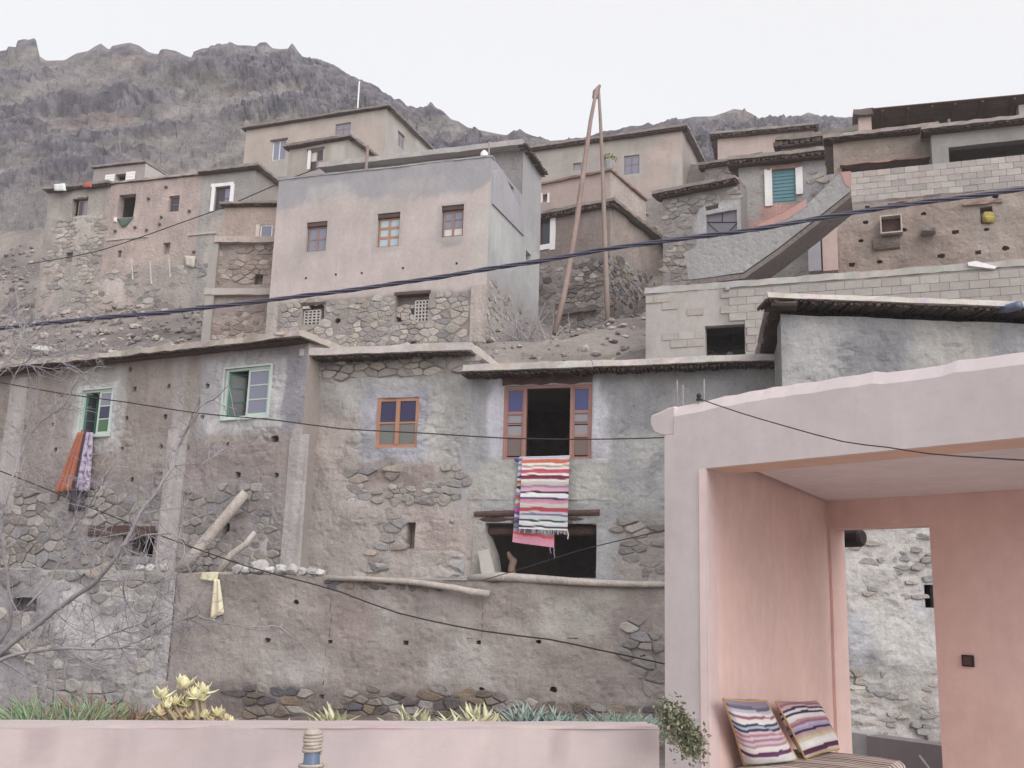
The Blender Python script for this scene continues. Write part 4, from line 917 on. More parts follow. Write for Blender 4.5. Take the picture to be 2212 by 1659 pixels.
stones(tw, F, B1[0], um-.05, B1[2], B1[2]+(B1[3]-B1[2])*.68, .2, PALP, seed=92, out=.2, n0=-.12); pbox(tw, F, (B1[0]-.05, B1[1]+.05, B1[3]-.06, B1[3]+.04), -.3, .03, mWoodD, 'lintel'); pbox(tw, F, (B0[0]-.04, B0[1]+.04, B0[3]-.05, B0[3]+.04), -.3, .03, mWoodD, 'lintel')
u, z = F.uz(661, 664); piece('block', BLOCK, tw, F.pt(u, z, -.05), F.rot, (.12, .06, .05), S('b9b3b0'))
# right flank
R_ = F.side_r(u1, 8); qb = R_.uz(1167, 500)[0]; D2 = min(9, max(4, qb)); R_ = F.side_r(u1, D2); um = R_.uz(1128, 420)[0]
ztw = R_.uz(1128, 318)[1]; zc2 = R_.uz(1062, 345)[1]
tri = R_.rect(1086, 364, 1111, 404); sm = R_.rect(1136, 545, 1147, 566)
pch = [patch(R_, 1060, 330, 1130, 420, '9c9aa2', .2, .15), patch(R_, 1060, 480, 1170, 600, 'b0b0b1', .3, .3), patch(R_, 1040, 640, 1180, 800, '9b9694', .2, .2), patch(R_, 1128, 310, 1175, 480, 'a5a3a7', .2, .1)]
wall(tw, R_, 0, um, z0, ZTp+.02, [(tri[0], min(tri[1], um-.05), tri[2], min(tri[3], ZTp-.1), .3, True)], colfn('a9a8ab', pch, 'a2a1a5', .5, 23), .16, .015, .7, label='grey side wall with a dark stair opening')
wall(tw, R_, um, D2, z0, ztw, [(*sm, .3, True)], colfn('aaa9ac', pch, 'a3a2a6', .5, 24), .16, .015, .7)
stones(tw, R_, .1, D2-.1, z0, R_.uz(1100, 640)[1], .27, PALP, seed=93, out=.1, fill=.6, flat=.6)
# sloping stair parapet lying on the flank
P = [R_.uz(*q) for q in ((1062, 372), (1082, 366), (1130, 470), (1130, 510), (1062, 440))]
mb = MB(); mb.prism([R_.pt(a, b, .05) for a, b in P], [R_.pt(a, b, -.03) for a, b in P], S('a3a1a8')); mb.build('stair_parapet', mPlaster, tw)
Lf = F.side_l(u0, D2); wall(tw, Lf, 0, D2, z0, ZTp, (), colfn('a59b99'), .5, .02)
Bk = Fac(F.pt(u1, 0, -D2)[:2], F.pt(u0, 0, -D2)[:2]); wall(tw, Bk, 0, u1-u0, z0, ztw, (), colfn('a59b99'), 1, 0)
slab(tw, F, u0+.05, u1-.05, -um-1, -.25, ZTp-.75, ZTp-.6, 'a39b96', name='terrace_floor')
P2 = F.shift(-um); wall(tw, P2, u0+.9, u1, ZTp-.8, ztw, (), colfn('867f80', (), '7c7678', .6, 25), .4, .03, mat=mMud, label='wall at the back of the roof terrace')
nf = -(um-.45); ztr = R_.uz(1128, 318)[1]; pr = onz(1128, 299, ztw); Fr = F.shift(nf); zr_ = Fr.uz(1128, 300)[1]
uT0 = P2.uz(700, 372)[0]
ztw2 = zr_-.1; rf = slab(tw, F, uT0, u1+.1, -D2-.2, nf, ztw2-.1, ztw2+.1, 'a8a2a0', name='roof', jit=.012)
sticks(rf, F, u1-.1, u1+.28, -D2, nf-.05, ztw2-.03, .05, cross=True)
for x, yt, yb, mt in ((791, 316, 366, mPoleG), (1056, 306, 332, mSteel)):
    a = F.shift(-.3); u = a.uz(x, yb)[0]; mb = MB(); mb.tube([a.pt(u, a.uz(x, yb)[1]-.3), a.pt(u, a.uz(x, yt)[1])], .055 if x < 900 else .03, 8); mb.build('terrace_post', mt, tw)
slab(tw, F, u0-.04, u1+.04, -.28, .03, ZTp-.003, ZTp+.05, '99969c', mPlaster, 'parapet_cap', .015, .02)
a = F.shift(-.15); u, z = a.uz(1046, 334); mb = MB()
mb.tube([a.pt(u, ZTp+.05), a.pt(u, ZTp+.08), a.pt(u, ZTp+.22), a.pt(u, ZTp+.28), a.pt(u, ZTp+.31)], [.11, .125, .125, .08, .05], 14)
tag(mb.build('white_can', mWhite, smooth=True), 'white plastic can standing on the parapet corner of the tall pink house', 'can')

# ================================================================== HOUSES FURTHER UP, LEFT
# ---- narrow mud house left of the tower
F = fpx((598, 441), 35, (490, 442)); u0, u1 = F.uz(452, 600)[0], F.uz(604, 500)[0]; uA = F.uz(482, 480)[0]; zt = F.ztop
nh = thing('mud_house', F.pt((u0+u1)/2, 8.5), 'narrow brown mud house squeezed between the tall pink house and the far left house', 'house')
W = F.rect(562, 486, 588, 512); Wl = F.rect(549, 592, 568, 615); zl = F.uz(530, 522)[1]; zl2 = F.uz(520, 634)[1]
wall(nh, F, uA, u1, zl, zt-.08, [(*W, .15)], colfn('a28f85', (), '97857c', .6, 31), .2, .03, mat=mMud)
wall(nh, F, u0, u1, 7.8, zl-.01, [(*Wl, .35, True)], colfn('95867f', (), '8b7e79', .6, 32), .2, .04, mat=mMud)
stub_shell(nh, F, u0, u1, 4, 7.8, zl-.01, '95867f'); stub_shell(nh, F, uA, u1, 4, zl, zt-.08, '95867f')
full_roof(nh, F, uA, u1, 4, zt+.05, .08, .08, .2, .12, -.1, '8d7d74')
stones(nh, F, u0+.2, u1, 8.2, zl-.15, .28, [S(x) for x in ('a39088', '94827b', 'ab9a92', '8c7d78', '9f8e84')], seed=101, out=.35, maxn=260, avoid=[Wl, F.rect(455, 620, 580, 646)])
jagged(nh, F, (uA-.15, u1, zl-.1, zl+.12), -.05, .25, mMud, 'ledge', S('ab9b93'), 33, .015)
jagged(nh, F, (u0-.05, u1, zl2-.1, zl2+.14), -.05, .2, mPlaster, 'ledge', S('ada29c'), 34, .012)
pbox(nh, F, (u0-.02, u0+.3, 7.8, zl-.1), -.05, .16, mPlaster, 'post', S('9b948f'))
window(nh, F, W, mWhite, [[gPale]], -.03, .04, 1); pbox(nh, F, F.rect(553, 486, 561, 513), -.02, .04, mPaint, 'white_jamb', S('cbbdb4'))

# ---- far left house
F = fpx((520, 364), 44, (110, 408)); FA = F; z0 = 11.5
uA0, uA1, uB1, uC1_ = [F.uz(x, 470)[0] for x in (100, 232, 428, 512)]; uC1_ = F.uz(548, 420)[0]
hL2 = thing('stone_house', F.pt((uA0+uC1_)/2, 13), 'long stone and pink house at the far left with a white shuttered penthouse', 'house')
zA = F.uz(170, 404)[1]; zB_ = F.uz(330, 388)[1]; zC_ = F.uz(490, 368)[1]
W1 = F.rect(157, 429, 189, 466); W2 = F.rect(255, 420, 291, 470); W3 = F.rect(364, 423, 387, 457); W4 = F.rect(464, 404, 498, 452)
l1 = F.rect(142, 545, 157, 567); l2 = F.rect(254, 541, 262, 556); l3 = F.rect(352, 524, 367, 549)
pk = 'ab9894'
fst = ('9a928d', 'aa9d97')
cA = colfn('948c86', [patch(F, 130, 470, 200, 530, 'a69f95', .1, .15), patch(F, 85, 560, 120, 690, 'a0928b', .1, .1)], '8b837f', .5, 41)
cB = colfn('a99690', [patch(F, 250, 480, 300, 520, 'b09c97', .1, .1), patch(F, 300, 560, 450, 680, '958c87', .3, .3), patch(F, 230, 600, 270, 650, 'b5a8a2', .1, .2), patch(F, 245, 460, 300, 480, 'b09c97', .1, .1)], '9f8d88', .5, 42)
cC = colfn('918c8a', [patch(F, 445, 470, 512, 600, 'a0968f', .15, .15), patch(F, 430, 395, 455, 470, '9a9491', .1, .1)], '8a8583', .5, 43)
wall(hL2, F, uA0, uA1, z0, zA-.1, [(*W1, .25), (*l1, .25, True)], cA, .22, .05, mat=mMud, label='stone part of the wall')
wall(hL2, F, uA1, uB1, z0, zB_-.05, [(*W2, .4), (*W3, .3), (*l2, .2, True), (*l3, .3, True)], cB, .22, .03, mat=mMud, label='pinkish part of the wall')
wall(hL2, F, uB1, uC1_, z0, zC_-.1, [(*W4, .25)], cC, .22, .02, mat=mMud, label='grey block part of the wall')
stub_shell(hL2, F, uA0, uA1, 5, z0, zA-.1, '948c86'); stub_shell(hL2, F, uA1, uB1, 5, z0, zB_-.05, '9f8d88')
stub_shell(hL2, F, uB1, uC1_, 5.5, z0, zC_-.1, '968d88')
ra = full_roof(hL2, F, uA0, uA1, 5, zA+.05, .12, .1, .3, .15, .1, '877c76'); full_roof(hL2, F, uA1, uB1, 5, zB_+.08, .1, .05, .12, .0, .0, 'a3958e'); full_roof(hL2, F, uB1, uC1_, 5.5, zC_+.08, .12, .1, .3, .1, .3, '8f8580')
stones(hL2, F, uA0+.4, uA1-.1, z0+.5, F.uz(160, 470)[1], .3, PALP, seed=102, out=.25, fill=.9, maxn=190, avoid=[l1])
stones(hL2, F, uA1, uB1+1.5, z0+.5, F.uz(340, 575)[1], .32, PALP+PAL, seed=103, out=.2, fill=.6, maxn=100, ok=lambda u, z: fbm(V((u*.5, z*.5, 3)), 3) > -.1, avoid=[l3])
window(hL2, F, (W1[0]+.25, W1[1], W1[2], W1[3]-.08), mBrownW, [[gDark, gPale]], -.1, .05, 2)
window(hL2, F, W3, mBrownW, [[gDark], [gDark]], -.12, .05, 1)
pbox(hL2, F, F.rect(154, 427, 192, 431), -.15, .04, mWoodD, 'lintel')
jagged(hL2, F, F.rect(457, 398, 464, 457), -.02, .05, mWhite, 'white_surround', S('e4e0dd'), 35, .01); jagged(hL2, F, F.rect(498, 398, 505, 440), -.02, .05, mWhite, 'white_surround', S('e4e0dd'), 36, .01); jagged(hL2, F, F.rect(457, 396, 505, 403), -.02, .055, mWhite, 'white_surround', S('e4e0dd'), 37, .01)
window(hL2, F, W4, mWoodD, [[gDark, gPale], [gDark, gPale]], -.1, .06, 2)
jagged(hL2, F, F.rect(232, 513, 320, 517), -.03, .06, mPlaster, 'ledge', S('b3a8a1'), 38, .01); jagged(hL2, F, F.rect(408, 503, 468, 507), -.03, .06, mPlaster, 'ledge', S('b3a8a1'), 39, .01)
for (x, y) in ((346, 485), (318, 498), (293, 492), (322, 430), (410, 457), (360, 405), (250, 500), (350, 470), (420, 545)):
    u, z = F.uz(x, y); piece('putlog_stub', BLOCK, hL2, F.pt(u, z, .03), F.rot, (.05, .08, .05), S('5a4e4a'))
Pn = F.shift(-.9); a, b = Pn.uz(203, 370)[0], Pn.uz(313, 370)[0]; zt = Pn.uz(313, 348)[1]; W = Pn.rect(249, 376, 272, 402)
wall(hL2, Pn, a, b, zA-.3, zt-.1, [(*W, .3)], colfn('9d918e'), .3, .02, label='penthouse wall'); stub_shell(hL2, Pn, a, b, 3, zA-.3, zt-.1, 'b3adaa')
full_roof(hL2, Pn, a, b, 3, zt+.02, .1, .05, .15, .12, .05, '8d837e')
for R in (Pn.rect(228, 378, 248, 400), Pn.rect(273, 372, 292, 397)):
    mb = MB(); Pn.box(mb, *R, .02, .06); sh = mb.build('shutter', mWhite, hL2)
    for k in range(4):
        q = MB(); zz = R[2]+(R[3]-R[2])*(k+.5)/4; Pn.box(q, R[0]+.03, R[1]-.03, zz-.03, zz+.03, .06, .075); q.build('slat', mWhite, sh)
# laundry on that house
def cloth_sheet(name, grid, c, label, cat='laundry', group=None, thick=.012, mat=None, cfun=None):
    """grid: rows of points (top first)"""
    mb = MB(); R_, C_ = len(grid), len(grid[0])
    for sgn in (0, 1):
        for i, row in enumerate(grid):
            for j, p in enumerate(row):
                mb.v.append(V(p)+V((0, 1, 0))*thick*sgn); mb.c.append(cfun(i/(R_-1), j/(C_-1)) if cfun else tuple(x*(.9+.2*rnd.random()) for x in c))
    n = R_*C_; fs = []
    for i in range(R_-1):
        for j in range(C_-1):
            q = (i*C_+j, i*C_+j+1, (i+1)*C_+j+1, (i+1)*C_+j); mb.f.append(q); mb.f.append(tuple(k+n for k in q[::-1]))
    rim = [j for j in range(C_)]+[i*C_+C_-1 for i in range(1, R_)]+[(R_-1)*C_+j for j in range(C_-2, -1, -1)]+[i*C_ for i in range(R_-2, 0, -1)]
    for a, b in zip(rim, rim[1:]+rim[:1]): mb.f.append((b, a, a+n, b+n))
    return tag(mb.build(name, mat or mCloth, smooth=True), label, cat, group)
def hang(F, quad, n, rows=10, cols=7, wave=.04, f=5, ph=0):
    """quad px: TL, TR, BR, BL -> hanging grid on facade F at distance n with folds"""
    a, b, c, d = [F.uz(*q, n) for q in quad]; g = []
    for i in range(rows):
        t = i/(rows-1); r = []
        for j in range(cols):
            s = j/(cols-1); u = (a[0]*(1-s)+b[0]*s)*(1-t)+(d[0]*(1-s)+c[0]*s)*t; z = (a[1]*(1-s)+b[1]*s)*(1-t)+(d[1]*(1-s)+c[1]*s)*t
            r.append(F.pt(u, z, n+wave*math.sin(s*f*2+ph+t*1.2)*(.3+.7*t)))
        g.append(r)
    return g
cloth_sheet('draped_cloth', hang(F, ((116, 398), (140, 396), (142, 412), (118, 412)), .35, 5, 5), S('d3d8d6'), 'white and pale green cloth draped over the left roof corner of the far left house')
cloth_sheet('draped_cloth', hang(F, ((181, 394), (196, 393), (198, 404), (180, 405)), .33, 4, 5), S('b0564a'), 'small red cloth lying over the roof edge of the far left house')
cloth_sheet('hanging_cloth', hang(F, ((252, 472), (290, 468), (270, 490), (262, 490)), .06, 5, 5), S('59685f'), 'dark green cloth hanging to a point below the black window of the far left house')
cloth_sheet('hanging_cloth', hang(F, ((246, 470), (253, 470), (252, 480), (245, 480)), .06, 4, 4), S('e0dcda'), 'tiny white cloth beside the dark green one on the far left house')
cloth_sheet('hanging_cloth', hang(F, ((398, 552), (422, 554), (418, 578), (402, 574)), .1, 5, 5), S('bdb4a6'), 'cream cloth hanging on the rough base of the far left house')
for (x, y0, y1, wh) in ((284, 560, 605, 'leftmost'), (324, 565, 615, 'middle one'), (365, 560, 600, 'rightmost')):
    a, b = F.uz(x, y0, .5), F.uz(x+3, y1, .9); mb = MB(); mb.tube([F.pt(*a, .5), F.pt(*b, .9)], .035, 6)
    tag(mb.build('pole', mLog), wh+' of three thin pale poles leaning on the base of the far left house', 'pole', 'thin poles leaning on the far left house')

# ---- upper house and its annex
F = fpx((838, 224), 55, (530, 272), .25); u0, u1 = F.uz(526, 350)[0], F.uz(832, 300)[0]; zt = F.ztop; z0 = 20
uh = thing('upper_house', F.pt((u0+u1)/2, 21), 'pale plastered house highest on the left with a thin white mast on its roof', 'house')
W1 = F.rect(588, 304, 617, 345); W2 = F.rect(724, 266, 757, 290)
wall(uh, F, u0, u1, z0, zt-.12, [(*W1, .2), (*W2, .2)], colfn('b3a49b', [patch(F, 580, 340, 640, 400, 'a9a19a', .2, .2), patch(F, 700, 240, 840, 280, 'ab9f97', .2, .2)], 'ab9c94', .4, 51), .35, .02)
Rf = F.side_r(u1, 7); S3 = Rf.rect(859, 287, 874, 320)
wall(uh, Rf, 0, 7, z0, zt-.12, [(*S3, .25)], colfn('aaa49d', [patch(Rf, 900, 280, 960, 340, 'bab4ad', .2, .2)], 'a19b95', .4, 52), .35, .02, label='grey side wall')
stub_shell(uh, F, u0, u1, 7, z0, zt-.12, 'aaa49d', right=False)
full_roof(uh, F, u0, u1, 7, zt, .12, .06, .28, .2, .3, '867c76')
for G, W, f_, rows in ((F, W1, mWhite, [[gPale, gPale]]), (F, W2, mBrownW, [[gPale], [gPale]]), (Rf, S3, mBrownW, [[gPale], [gPale]])): window(uh, G, W, f_, rows, -.08, .05, 2)
pbox(uh, F, F.rect(585, 300, 622, 304), -.1, .03, mWoodD, 'lintel')
a = F.shift(-2); u, z = a.uz(773, 226); mb = MB(); mb.tube([a.pt(u, zt-.1), a.pt(u, a.uz(773, 176)[1])], .05, 8); mb.build('mast', mWhite, uh)
F = fpx((755, 288), 46, (615, 313), .25); u0, u1 = F.uz(622, 350)[0], F.uz(752, 320)[0]; zt = F.ztop
ax = thing('annex_house', F.pt((u0+u1)/2, 16), 'small lower annex with a half white window in front of the pale upper house', 'house')
W1 = F.rect(668, 325, 697, 368)
wall(ax, F, u0, u1, 14.5, zt-.12, [(*W1, .2)], colfn('a99f98', [patch(F, 715, 300, 745, 350, 'b8b0aa', .1, .1)], 'a0968f', .5, 53), .3, .02); stub_shell(ax, F, u0, u1, 3.5, 14.5, zt-.12, 'a39a94')
full_roof(ax, F, u0, u1, 3.5, zt, .12, .07, .28, .2, .25, '867b75'); window(ax, F, W1, mBrownW, [[gCurt, gDark], [gDark, gGrey]], -.08, .05, 2); pbox(ax, F, F.rect(665, 325, 671, 366), -.02, .04, mWhite, 'white_jamb')
pbox(ax, F, F.rect(664, 320, 702, 324), -.1, .04, mWoodD, 'lintel')
# plain wall between annex and far left house
F = fpx((700, 380), 47, (524, 392)); u0, u1 = 0, F.L
pw = thing('garden_wall', F.pt(F.L/2, 16), 'plain pinkish wall below the pale upper house', 'wall')
wall(pw, F, u0, u1, 14.5, F.ztop, (), colfn('b09f98', (), 'a5958f', .5, 54), .35, .03); stub_shell(pw, F, u0, u1, 1.2, 14.5, F.ztop, 'a5958f')
slab(pw, F, u0, u1, -1.25, .05, F.ztop, F.ztop+.08, '998c85', name='coping')

# ================================================================== HOUSES IN THE MIDDLE
F = fpx((1470, 268), 48, (1165, 312), .3); u0, u1 = F.uz(1150, 360)[0], F.uz(1474, 340)[0]; zt = F.ztop; z0 = 16.5; FM = F
mh = thing('middle_house', F.pt((u0+u1)/2, 18), 'patchy pink house on the skyline behind the two leaning poles', 'house')
W1 = F.rect(1348, 335, 1381, 376); W2 = F.rect(1238, 352, 1256, 368)
wall(mh, F, u0, u1, z0, zt-.15, [(*W1, .15), (*W2, .15)], colfn('a99a93', [patch(F, 1338, 326, 1390, 386, 'a9a6a2', .05, .05), patch(F, 1160, 320, 1300, 420, 'a59d97', .3, .4), patch(F, 1400, 310, 1450, 350, 'b39f98', .2, .3), patch(F, 1450, 340, 1490, 440, 'aaa39d', .2, .2), patch(F, 1310, 290, 1420, 320, 'a29b93', .2, .3)], 'b09f98', .45, 61), .3, .03)
stub_shell(mh, F, u0, u1, 7, z0, zt-.15, 'a09690'); full_roof(mh, F, u0, u1, 7, zt, .13, .12, .33, .1, .33, '8b807a')
window(mh, F, W1, mBrownW, [[gPale, gPale], [gPale, gPale]], -.06, .05, 2); window(mh, F, W2, mBrownW, [[gGrey]], -.06, .04, 1)
F = fpx((1298, 374), 43.5, (1168, 401)); u0, u1 = F.uz(1150, 410)[0], F.uz(1318, 410)[0]; zt = F.ztop
ml = thing('pink_house', F.pt((u0+u1)/2, 15), 'low pink house with a tiny white framed hole in front of the patchy skyline house', 'house')
W1 = F.rect(1171, 420, 1184, 436)
wall(ml, F, u0, u1, 14, zt, [(*W1, .2, True)], colfn('ab9690', (), 'a48f89', .5, 62), .25, .02); R_ = F.side_r(u1, 4)
wall(ml, R_, 0, 4, 13, zt, (), colfn('a2928b', [patch(R_, 1320, 380, 1420, 520, 'a3968f', .2, .3)], '998a84', .5, 63), .25, .03, mat=mMud); stub_shell(ml, F, u0, u1, 4, 14, zt, 'a2928b', right=False)
slab(ml, F, u0-.05, u1+.1, -4, .12, zt, zt+.1, '8f6f66', name='roof')
for R in (F.rect(1168, 417, 1172, 438), F.rect(1183, 417, 1187, 438)): pbox(ml, F, R, -.02, .03, mWhite, 'white_jamb')
pot = F.shift(-.15); u, z = pot.uz(1316, 372); 
pl = thing('potted_shrub', pot.pt(u, zt+.1), 'small green shrub in a stone pot on the corner of the low pink house', 'plant')
mb = MB(); mb.tube([pot.pt(u, zt+.1), pot.pt(u, zt+.3), pot.pt(u, zt+.55), pot.pt(u, zt+.6)], [.16, .22, .27, .24], 10, jit=.1); mb.build('pot', mMud, pl)
mb = MB()
for _ in range(160):
    d = V((rnd.gauss(0, 1), rnd.gauss(0, 1), abs(rnd.gauss(0, 1)))).normalized()*(.15+.22*rnd.random()); p = pot.pt(u, zt+.6)+d; a = V((rnd.gauss(0, 1), rnd.gauss(0, 1), rnd.gauss(0, 1))).normalized()*.06; b = a.cross(d).normalized()*.04
    c = mixc(S('6d7a45'), S('8d9655'), rnd.random()); mb.add([p-a, p+b, p+a, p-b], [(0, 1, 2, 3)], c)
mb.build('foliage', mFol, pl, fixn=False)
F = fpx((1310, 430), 40.5, (1168, 457), .3); u0, u1 = F.uz(1140, 500)[0], F.uz(1318, 500)[0]; zt = F.ztop; z0 = 9.5
lm = thing('mud_house', F.pt((u0+u1)/2, 11), 'dark brown mud house with a white framed window right beside the tall pink house', 'house')
W1 = F.rect(1166, 475, 1188, 528); zst = F.uz(1250, 560)[1]
wall(lm, F, u0, u1, z0, zt-.2, [(*W1, .2)], colfn('877872', [patch(F, 1140, 560, 1330, 760, '857d7a', .15, .2)], '7f716b', .6, 64), .2, .03, mat=mMud); R_ = F.side_r(u1, 6)
wall(lm, R_, 0, 6, z0, zt-.2, (), colfn('918580', [patch(R_, 1320, 480, 1440, 560, '94857d', .2, .3)], '8a7f7a', .6, 65), .2, .04, mat=mMud); stub_shell(lm, F, u0, u1, 6, z0, zt-.2, '918580', right=False)
full_roof(lm, F, u0, u1, 6, zt, .13, .16, .33, .1, .35, '877b75')
pbox(lm, F, F.rect(1189, 464, 1200, 540), -.02, .05, mWhite, 'white_surround'); pbox(lm, F, F.rect(1160, 529, 1189, 540), -.02, .05, mWhite, 'white_surround'); pbox(lm, F, F.rect(1160, 464, 1189, 474), -.02, .05, mWhite, 'white_surround')
window(lm, F, W1, mWoodD, [[gDark]], -.1, .05, 1)
stones(lm, F, u0, u1, z0+.3, zst, .3, PALD+PAL, seed=111, out=.35, fill=.9); stones(lm, R_, 0, 5.8, z0, R_.uz(1370, 580)[1], .32, PALD+PAL, seed=112, out=.3, fill=.85)
jagged(lm, F, F.rect(1220, 665, 1290, 676), -.1, .2, mMud, 'ledge', S('6f6560'), 44, .03)

# ---- two poles lashed together at the top
top = ond(1291, 196, 33.5); 
pl = thing('lashed_poles', ond(1260, 715, 32), 'tall frame of two wooden poles lashed together at the top, one reddish and one tan', 'poles')
def polyp(pts, r, mat, name, par, n=9, jit=.06):
    mb = MB(); mb.tube(pts, r, n, jit=jit); return mb.build(name, mat, par, smooth=True)
pts = [ond(x, y, d) for x, y, d in ((1289, 192, 33.4), (1276, 260, 33.1), (1262, 360, 32.8), (1247, 470, 32.4), (1232, 560, 32), (1218, 640, 31.7), (1198, 722, 31.3))]
polyp(pts, [.06, .07, .085, .095, .095, .095, .09], mPoleR, 'pole', pl)
pts = [ond(x, y, d) for x, y, d in ((1293, 190, 33.5), (1297, 260, 33.3), (1302, 380, 33), (1306, 500, 32.8), (1310, 610, 32.5), (1313, 705, 32.2))]
polyp(pts, [.05, .06, .07, .08, .09, .095], mPoleG, 'pole', pl)
mb = MB(); a = ond(1288, 205, 33.45); mb.tube([ond(1285, 212, 33.45), ond(1287, 198, 33.45), ond(1296, 184, 33.45)], [.1, .11, .05], 8, jit=.2); mb.build('lashing', mPoleG, pl)

# ================================================================== PINK PAVILION
a50 = math.radians(-50); e = V((math.cos(a50), math.sin(a50), 0))
P0 = ond(1525, 1015, 6.5); P0.z = 0; PC = onz(1788, 1085, .92); PC.z = 0
FP = Fac((P0-e*2).xy, (P0+e*4).xy); LW = Fac(P0.xy, PC.xy); BW = Fac(PC.xy, (PC+e*2.55).xy)
FLOOR = -1.62; zbm = .855; zce = .93
pv = thing('pink_pavilion', (P0.x+.6, P0.y, FLOOR), 'pink plastered open pavilion with a doorway and a cushioned bench inside', 'pavilion')
uP = FP.uz(1436, 1300)[0]; uZ = 2.0
out = [(1522, 1013), (1436, 1013), (1435, 941), (1424, 940), (1410, 934), (1402, 918), (1401, 902), (1405, 895), (1422, 889), (1440, 880), (1455, 876), (1482, 871), (1509, 866), (1530, 860), (1555, 853), (1580, 850), (1610, 842), (1640, 838), (1659, 833), (1690, 831), (1710, 826), (1757, 821), (1800, 812), (1850, 806), (1880, 799), (1905, 801), (1960, 795), (2000, 789), (2030, 784), (2060, 774), (2100, 771), (2160, 762), (2212, 755)]
O = [FP.uz(*q) for q in out]
# face of the beam as strips between the straight soffit and the ragged top
top = O[10:]+[(4.2, 1.3), (4.5, 1.31)]; mb = MB(); cf = colfn('cfc0c1', [], 'c8babc', .7, 71)
dense = []
for (u0, z0), (u1, z1) in zip(top, top[1:]):
    k = max(1, int((u1-u0)/.08)); dense += [(u0+(u1-u0)*i/k, z0+(z1-z0)*i/k+(.012*fbm(V((u0*9+i, 3, 3)), 3) if 0 < i else 0)) for i in range(k)]
dense.append(top[-1]); NZ = 7; du = dense[0][0]; K = len(dense)
for n_ in (0, -.3):
    for u, z in dense:
        b0 = zbm
        for j in range(NZ):
            t = j/(NZ-1); zz = b0+(z-b0)*t; mb.v.append(FP.pt(u, zz, n_+(.012*t*fbm(V((u*2, zz*2, 1)), 3)-(.05*(t-.84)/.16 if t > .84 else 0) if n_ == 0 else 0))); mb.c.append(cf(u, zz))
for i in range(K-1):
    for j in range(NZ-1):
        q = i*NZ+j; mb.f.append((q, q+NZ, q+NZ+1, q+1)); q += K*NZ; mb.f.append((q, q+1, q+NZ+1, q+NZ))
    q = i*NZ; r = q+K*NZ; mb.f.append((q, r, r+NZ, q+NZ)); q += NZ-1; r += NZ-1; mb.f.append((q, q+NZ, r+NZ, r))
mb.f.append(tuple(range(NZ))+tuple(K*NZ+j for j in range(NZ-1, -1, -1))); b_ = (K-1)*NZ
mb.f.append(tuple(b_+j for j in range(NZ-1, -1, -1))+tuple(K*NZ+b_+j for j in range(NZ)))
mb.build('beam', mPaint, pv)
N_ = [O[2]]+O[3:11]+[(O[10][0], O[2][1])]; mb = MB(); mb.prism([FP.pt(a, b, -.012) for a, b in N_], [FP.pt(a, b, -.26) for a, b in N_], S('cdbebf')); nb = mb.build('beam_end', mPaint, pv)
bv = nb.modifiers.new('soft', 'BEVEL'); bv.width = .02; bv.segments = 3
# pillar (front of the left wall) and the left wall itself
uS = 2.0
vec = (PC-P0).normalized(); dl = FP.t*(uP-uS)
def prism_plan(pts, z0, z1, c, name, mat=mPaint, par=pv, label=None):
    mb = MB(); n = len(pts); mb.add([V((p[0], p[1], z0)) for p in pts]+[V((p[0], p[1], z1)) for p in pts], [tuple(range(n))[::-1], tuple(range(n, 2*n))]+[(i, (i+1) % n, (i+1) % n+n, i+n) for i in range(n)], c)
    o = mb.build(name, mat, par)
    if label: o['label'] = label
    return o
A_, B_2 = FP.pt(uP, 0), FP.pt(uS, 0)
zb2 = O[2][1]
prism_plan([(A_).xy, B_2.xy, (B_2+vec*.17).xy, (A_+vec*.17).xy], FLOOR-.9, zbm, S('cfc0c1'), 'pillar')
prism_plan([(A_).xy, (FP.pt(O[10][0], 0)).xy, (FP.pt(O[10][0], 0)+vec*.17).xy, (A_+vec*.17).xy], zbm, zb2, S('cfc0c1'), 'pillar_top')
cfw = colfn('e9c6bd', [], 'e5c0b7', .6, 72)
prism_plan([LW.pt(.002, 0, .004).xy, LW.pt(.172, 0, .004).xy, LW.pt(.172, 0, -.05).xy, LW.pt(.002, 0, -.05).xy], FLOOR-.5, zbm-.002, S('d6bdbb'), 'jamb')
LI = LW.shift(-.012); wall(pv, LI, .171, LW.L+.1, FLOOR, zce+.2, (), cfw, .2, .006, 1.2, mPaint, 'side_wall')
LO = Fac((PC+dl).xy, (A_).xy); wall(pv, LO, 0, LO.L-.171, FLOOR-.9, zce+.3, (), colfn('c9bfc2'), .5, .01, 1, mPaint, 'outer_wall')
dx0, dx1 = BW.uz(1833, 1400, -.22)[0], BW.uz(2022, 1400)[0]; dz = BW.uz(1915, 1143, -.22)[1]; BL_ = 2.55
wall(pv, BW, -.12, BL_, FLOOR, zce+.2, [(dx0, dx1, FLOOR+.001, dz, .22)], cfw, .2, .006, 1.2, mPaint, 'back_wall')
BO = Fac(BW.pt(BL_, 0, -.22).xy, BW.pt(-.4, 0, -.22).xy)
wall(pv, BO, 0, BL_+.4, FLOOR-.9, zce+.3, [(BL_-dx1, BL_-dx0, FLOOR+.001, dz, .003)], colfn('c9bfc2'), .4, 0, 1, mPaint, 'outer_wall')
REND = [FP.pt(4.5, 0, -.3), BW.pt(BL_, 0, 0)]
prism_plan([FP.pt(4.25, 0, -.02).xy, FP.pt(4.48, 0, -.02).xy, FP.pt(4.48, 0, -.27).xy, FP.pt(4.25, 0, -.27).xy], FLOOR, zbm-.002, S('cfc0c1'), 'pillar')
prism_plan([FP.pt(uS+.0, 0, -.29).xy, FP.pt(4.5, 0, -.29).xy, BW.pt(BL_, 0, .0).xy, PC.xy], zce, zce+.06, S('dfd3d4'), 'ceiling')
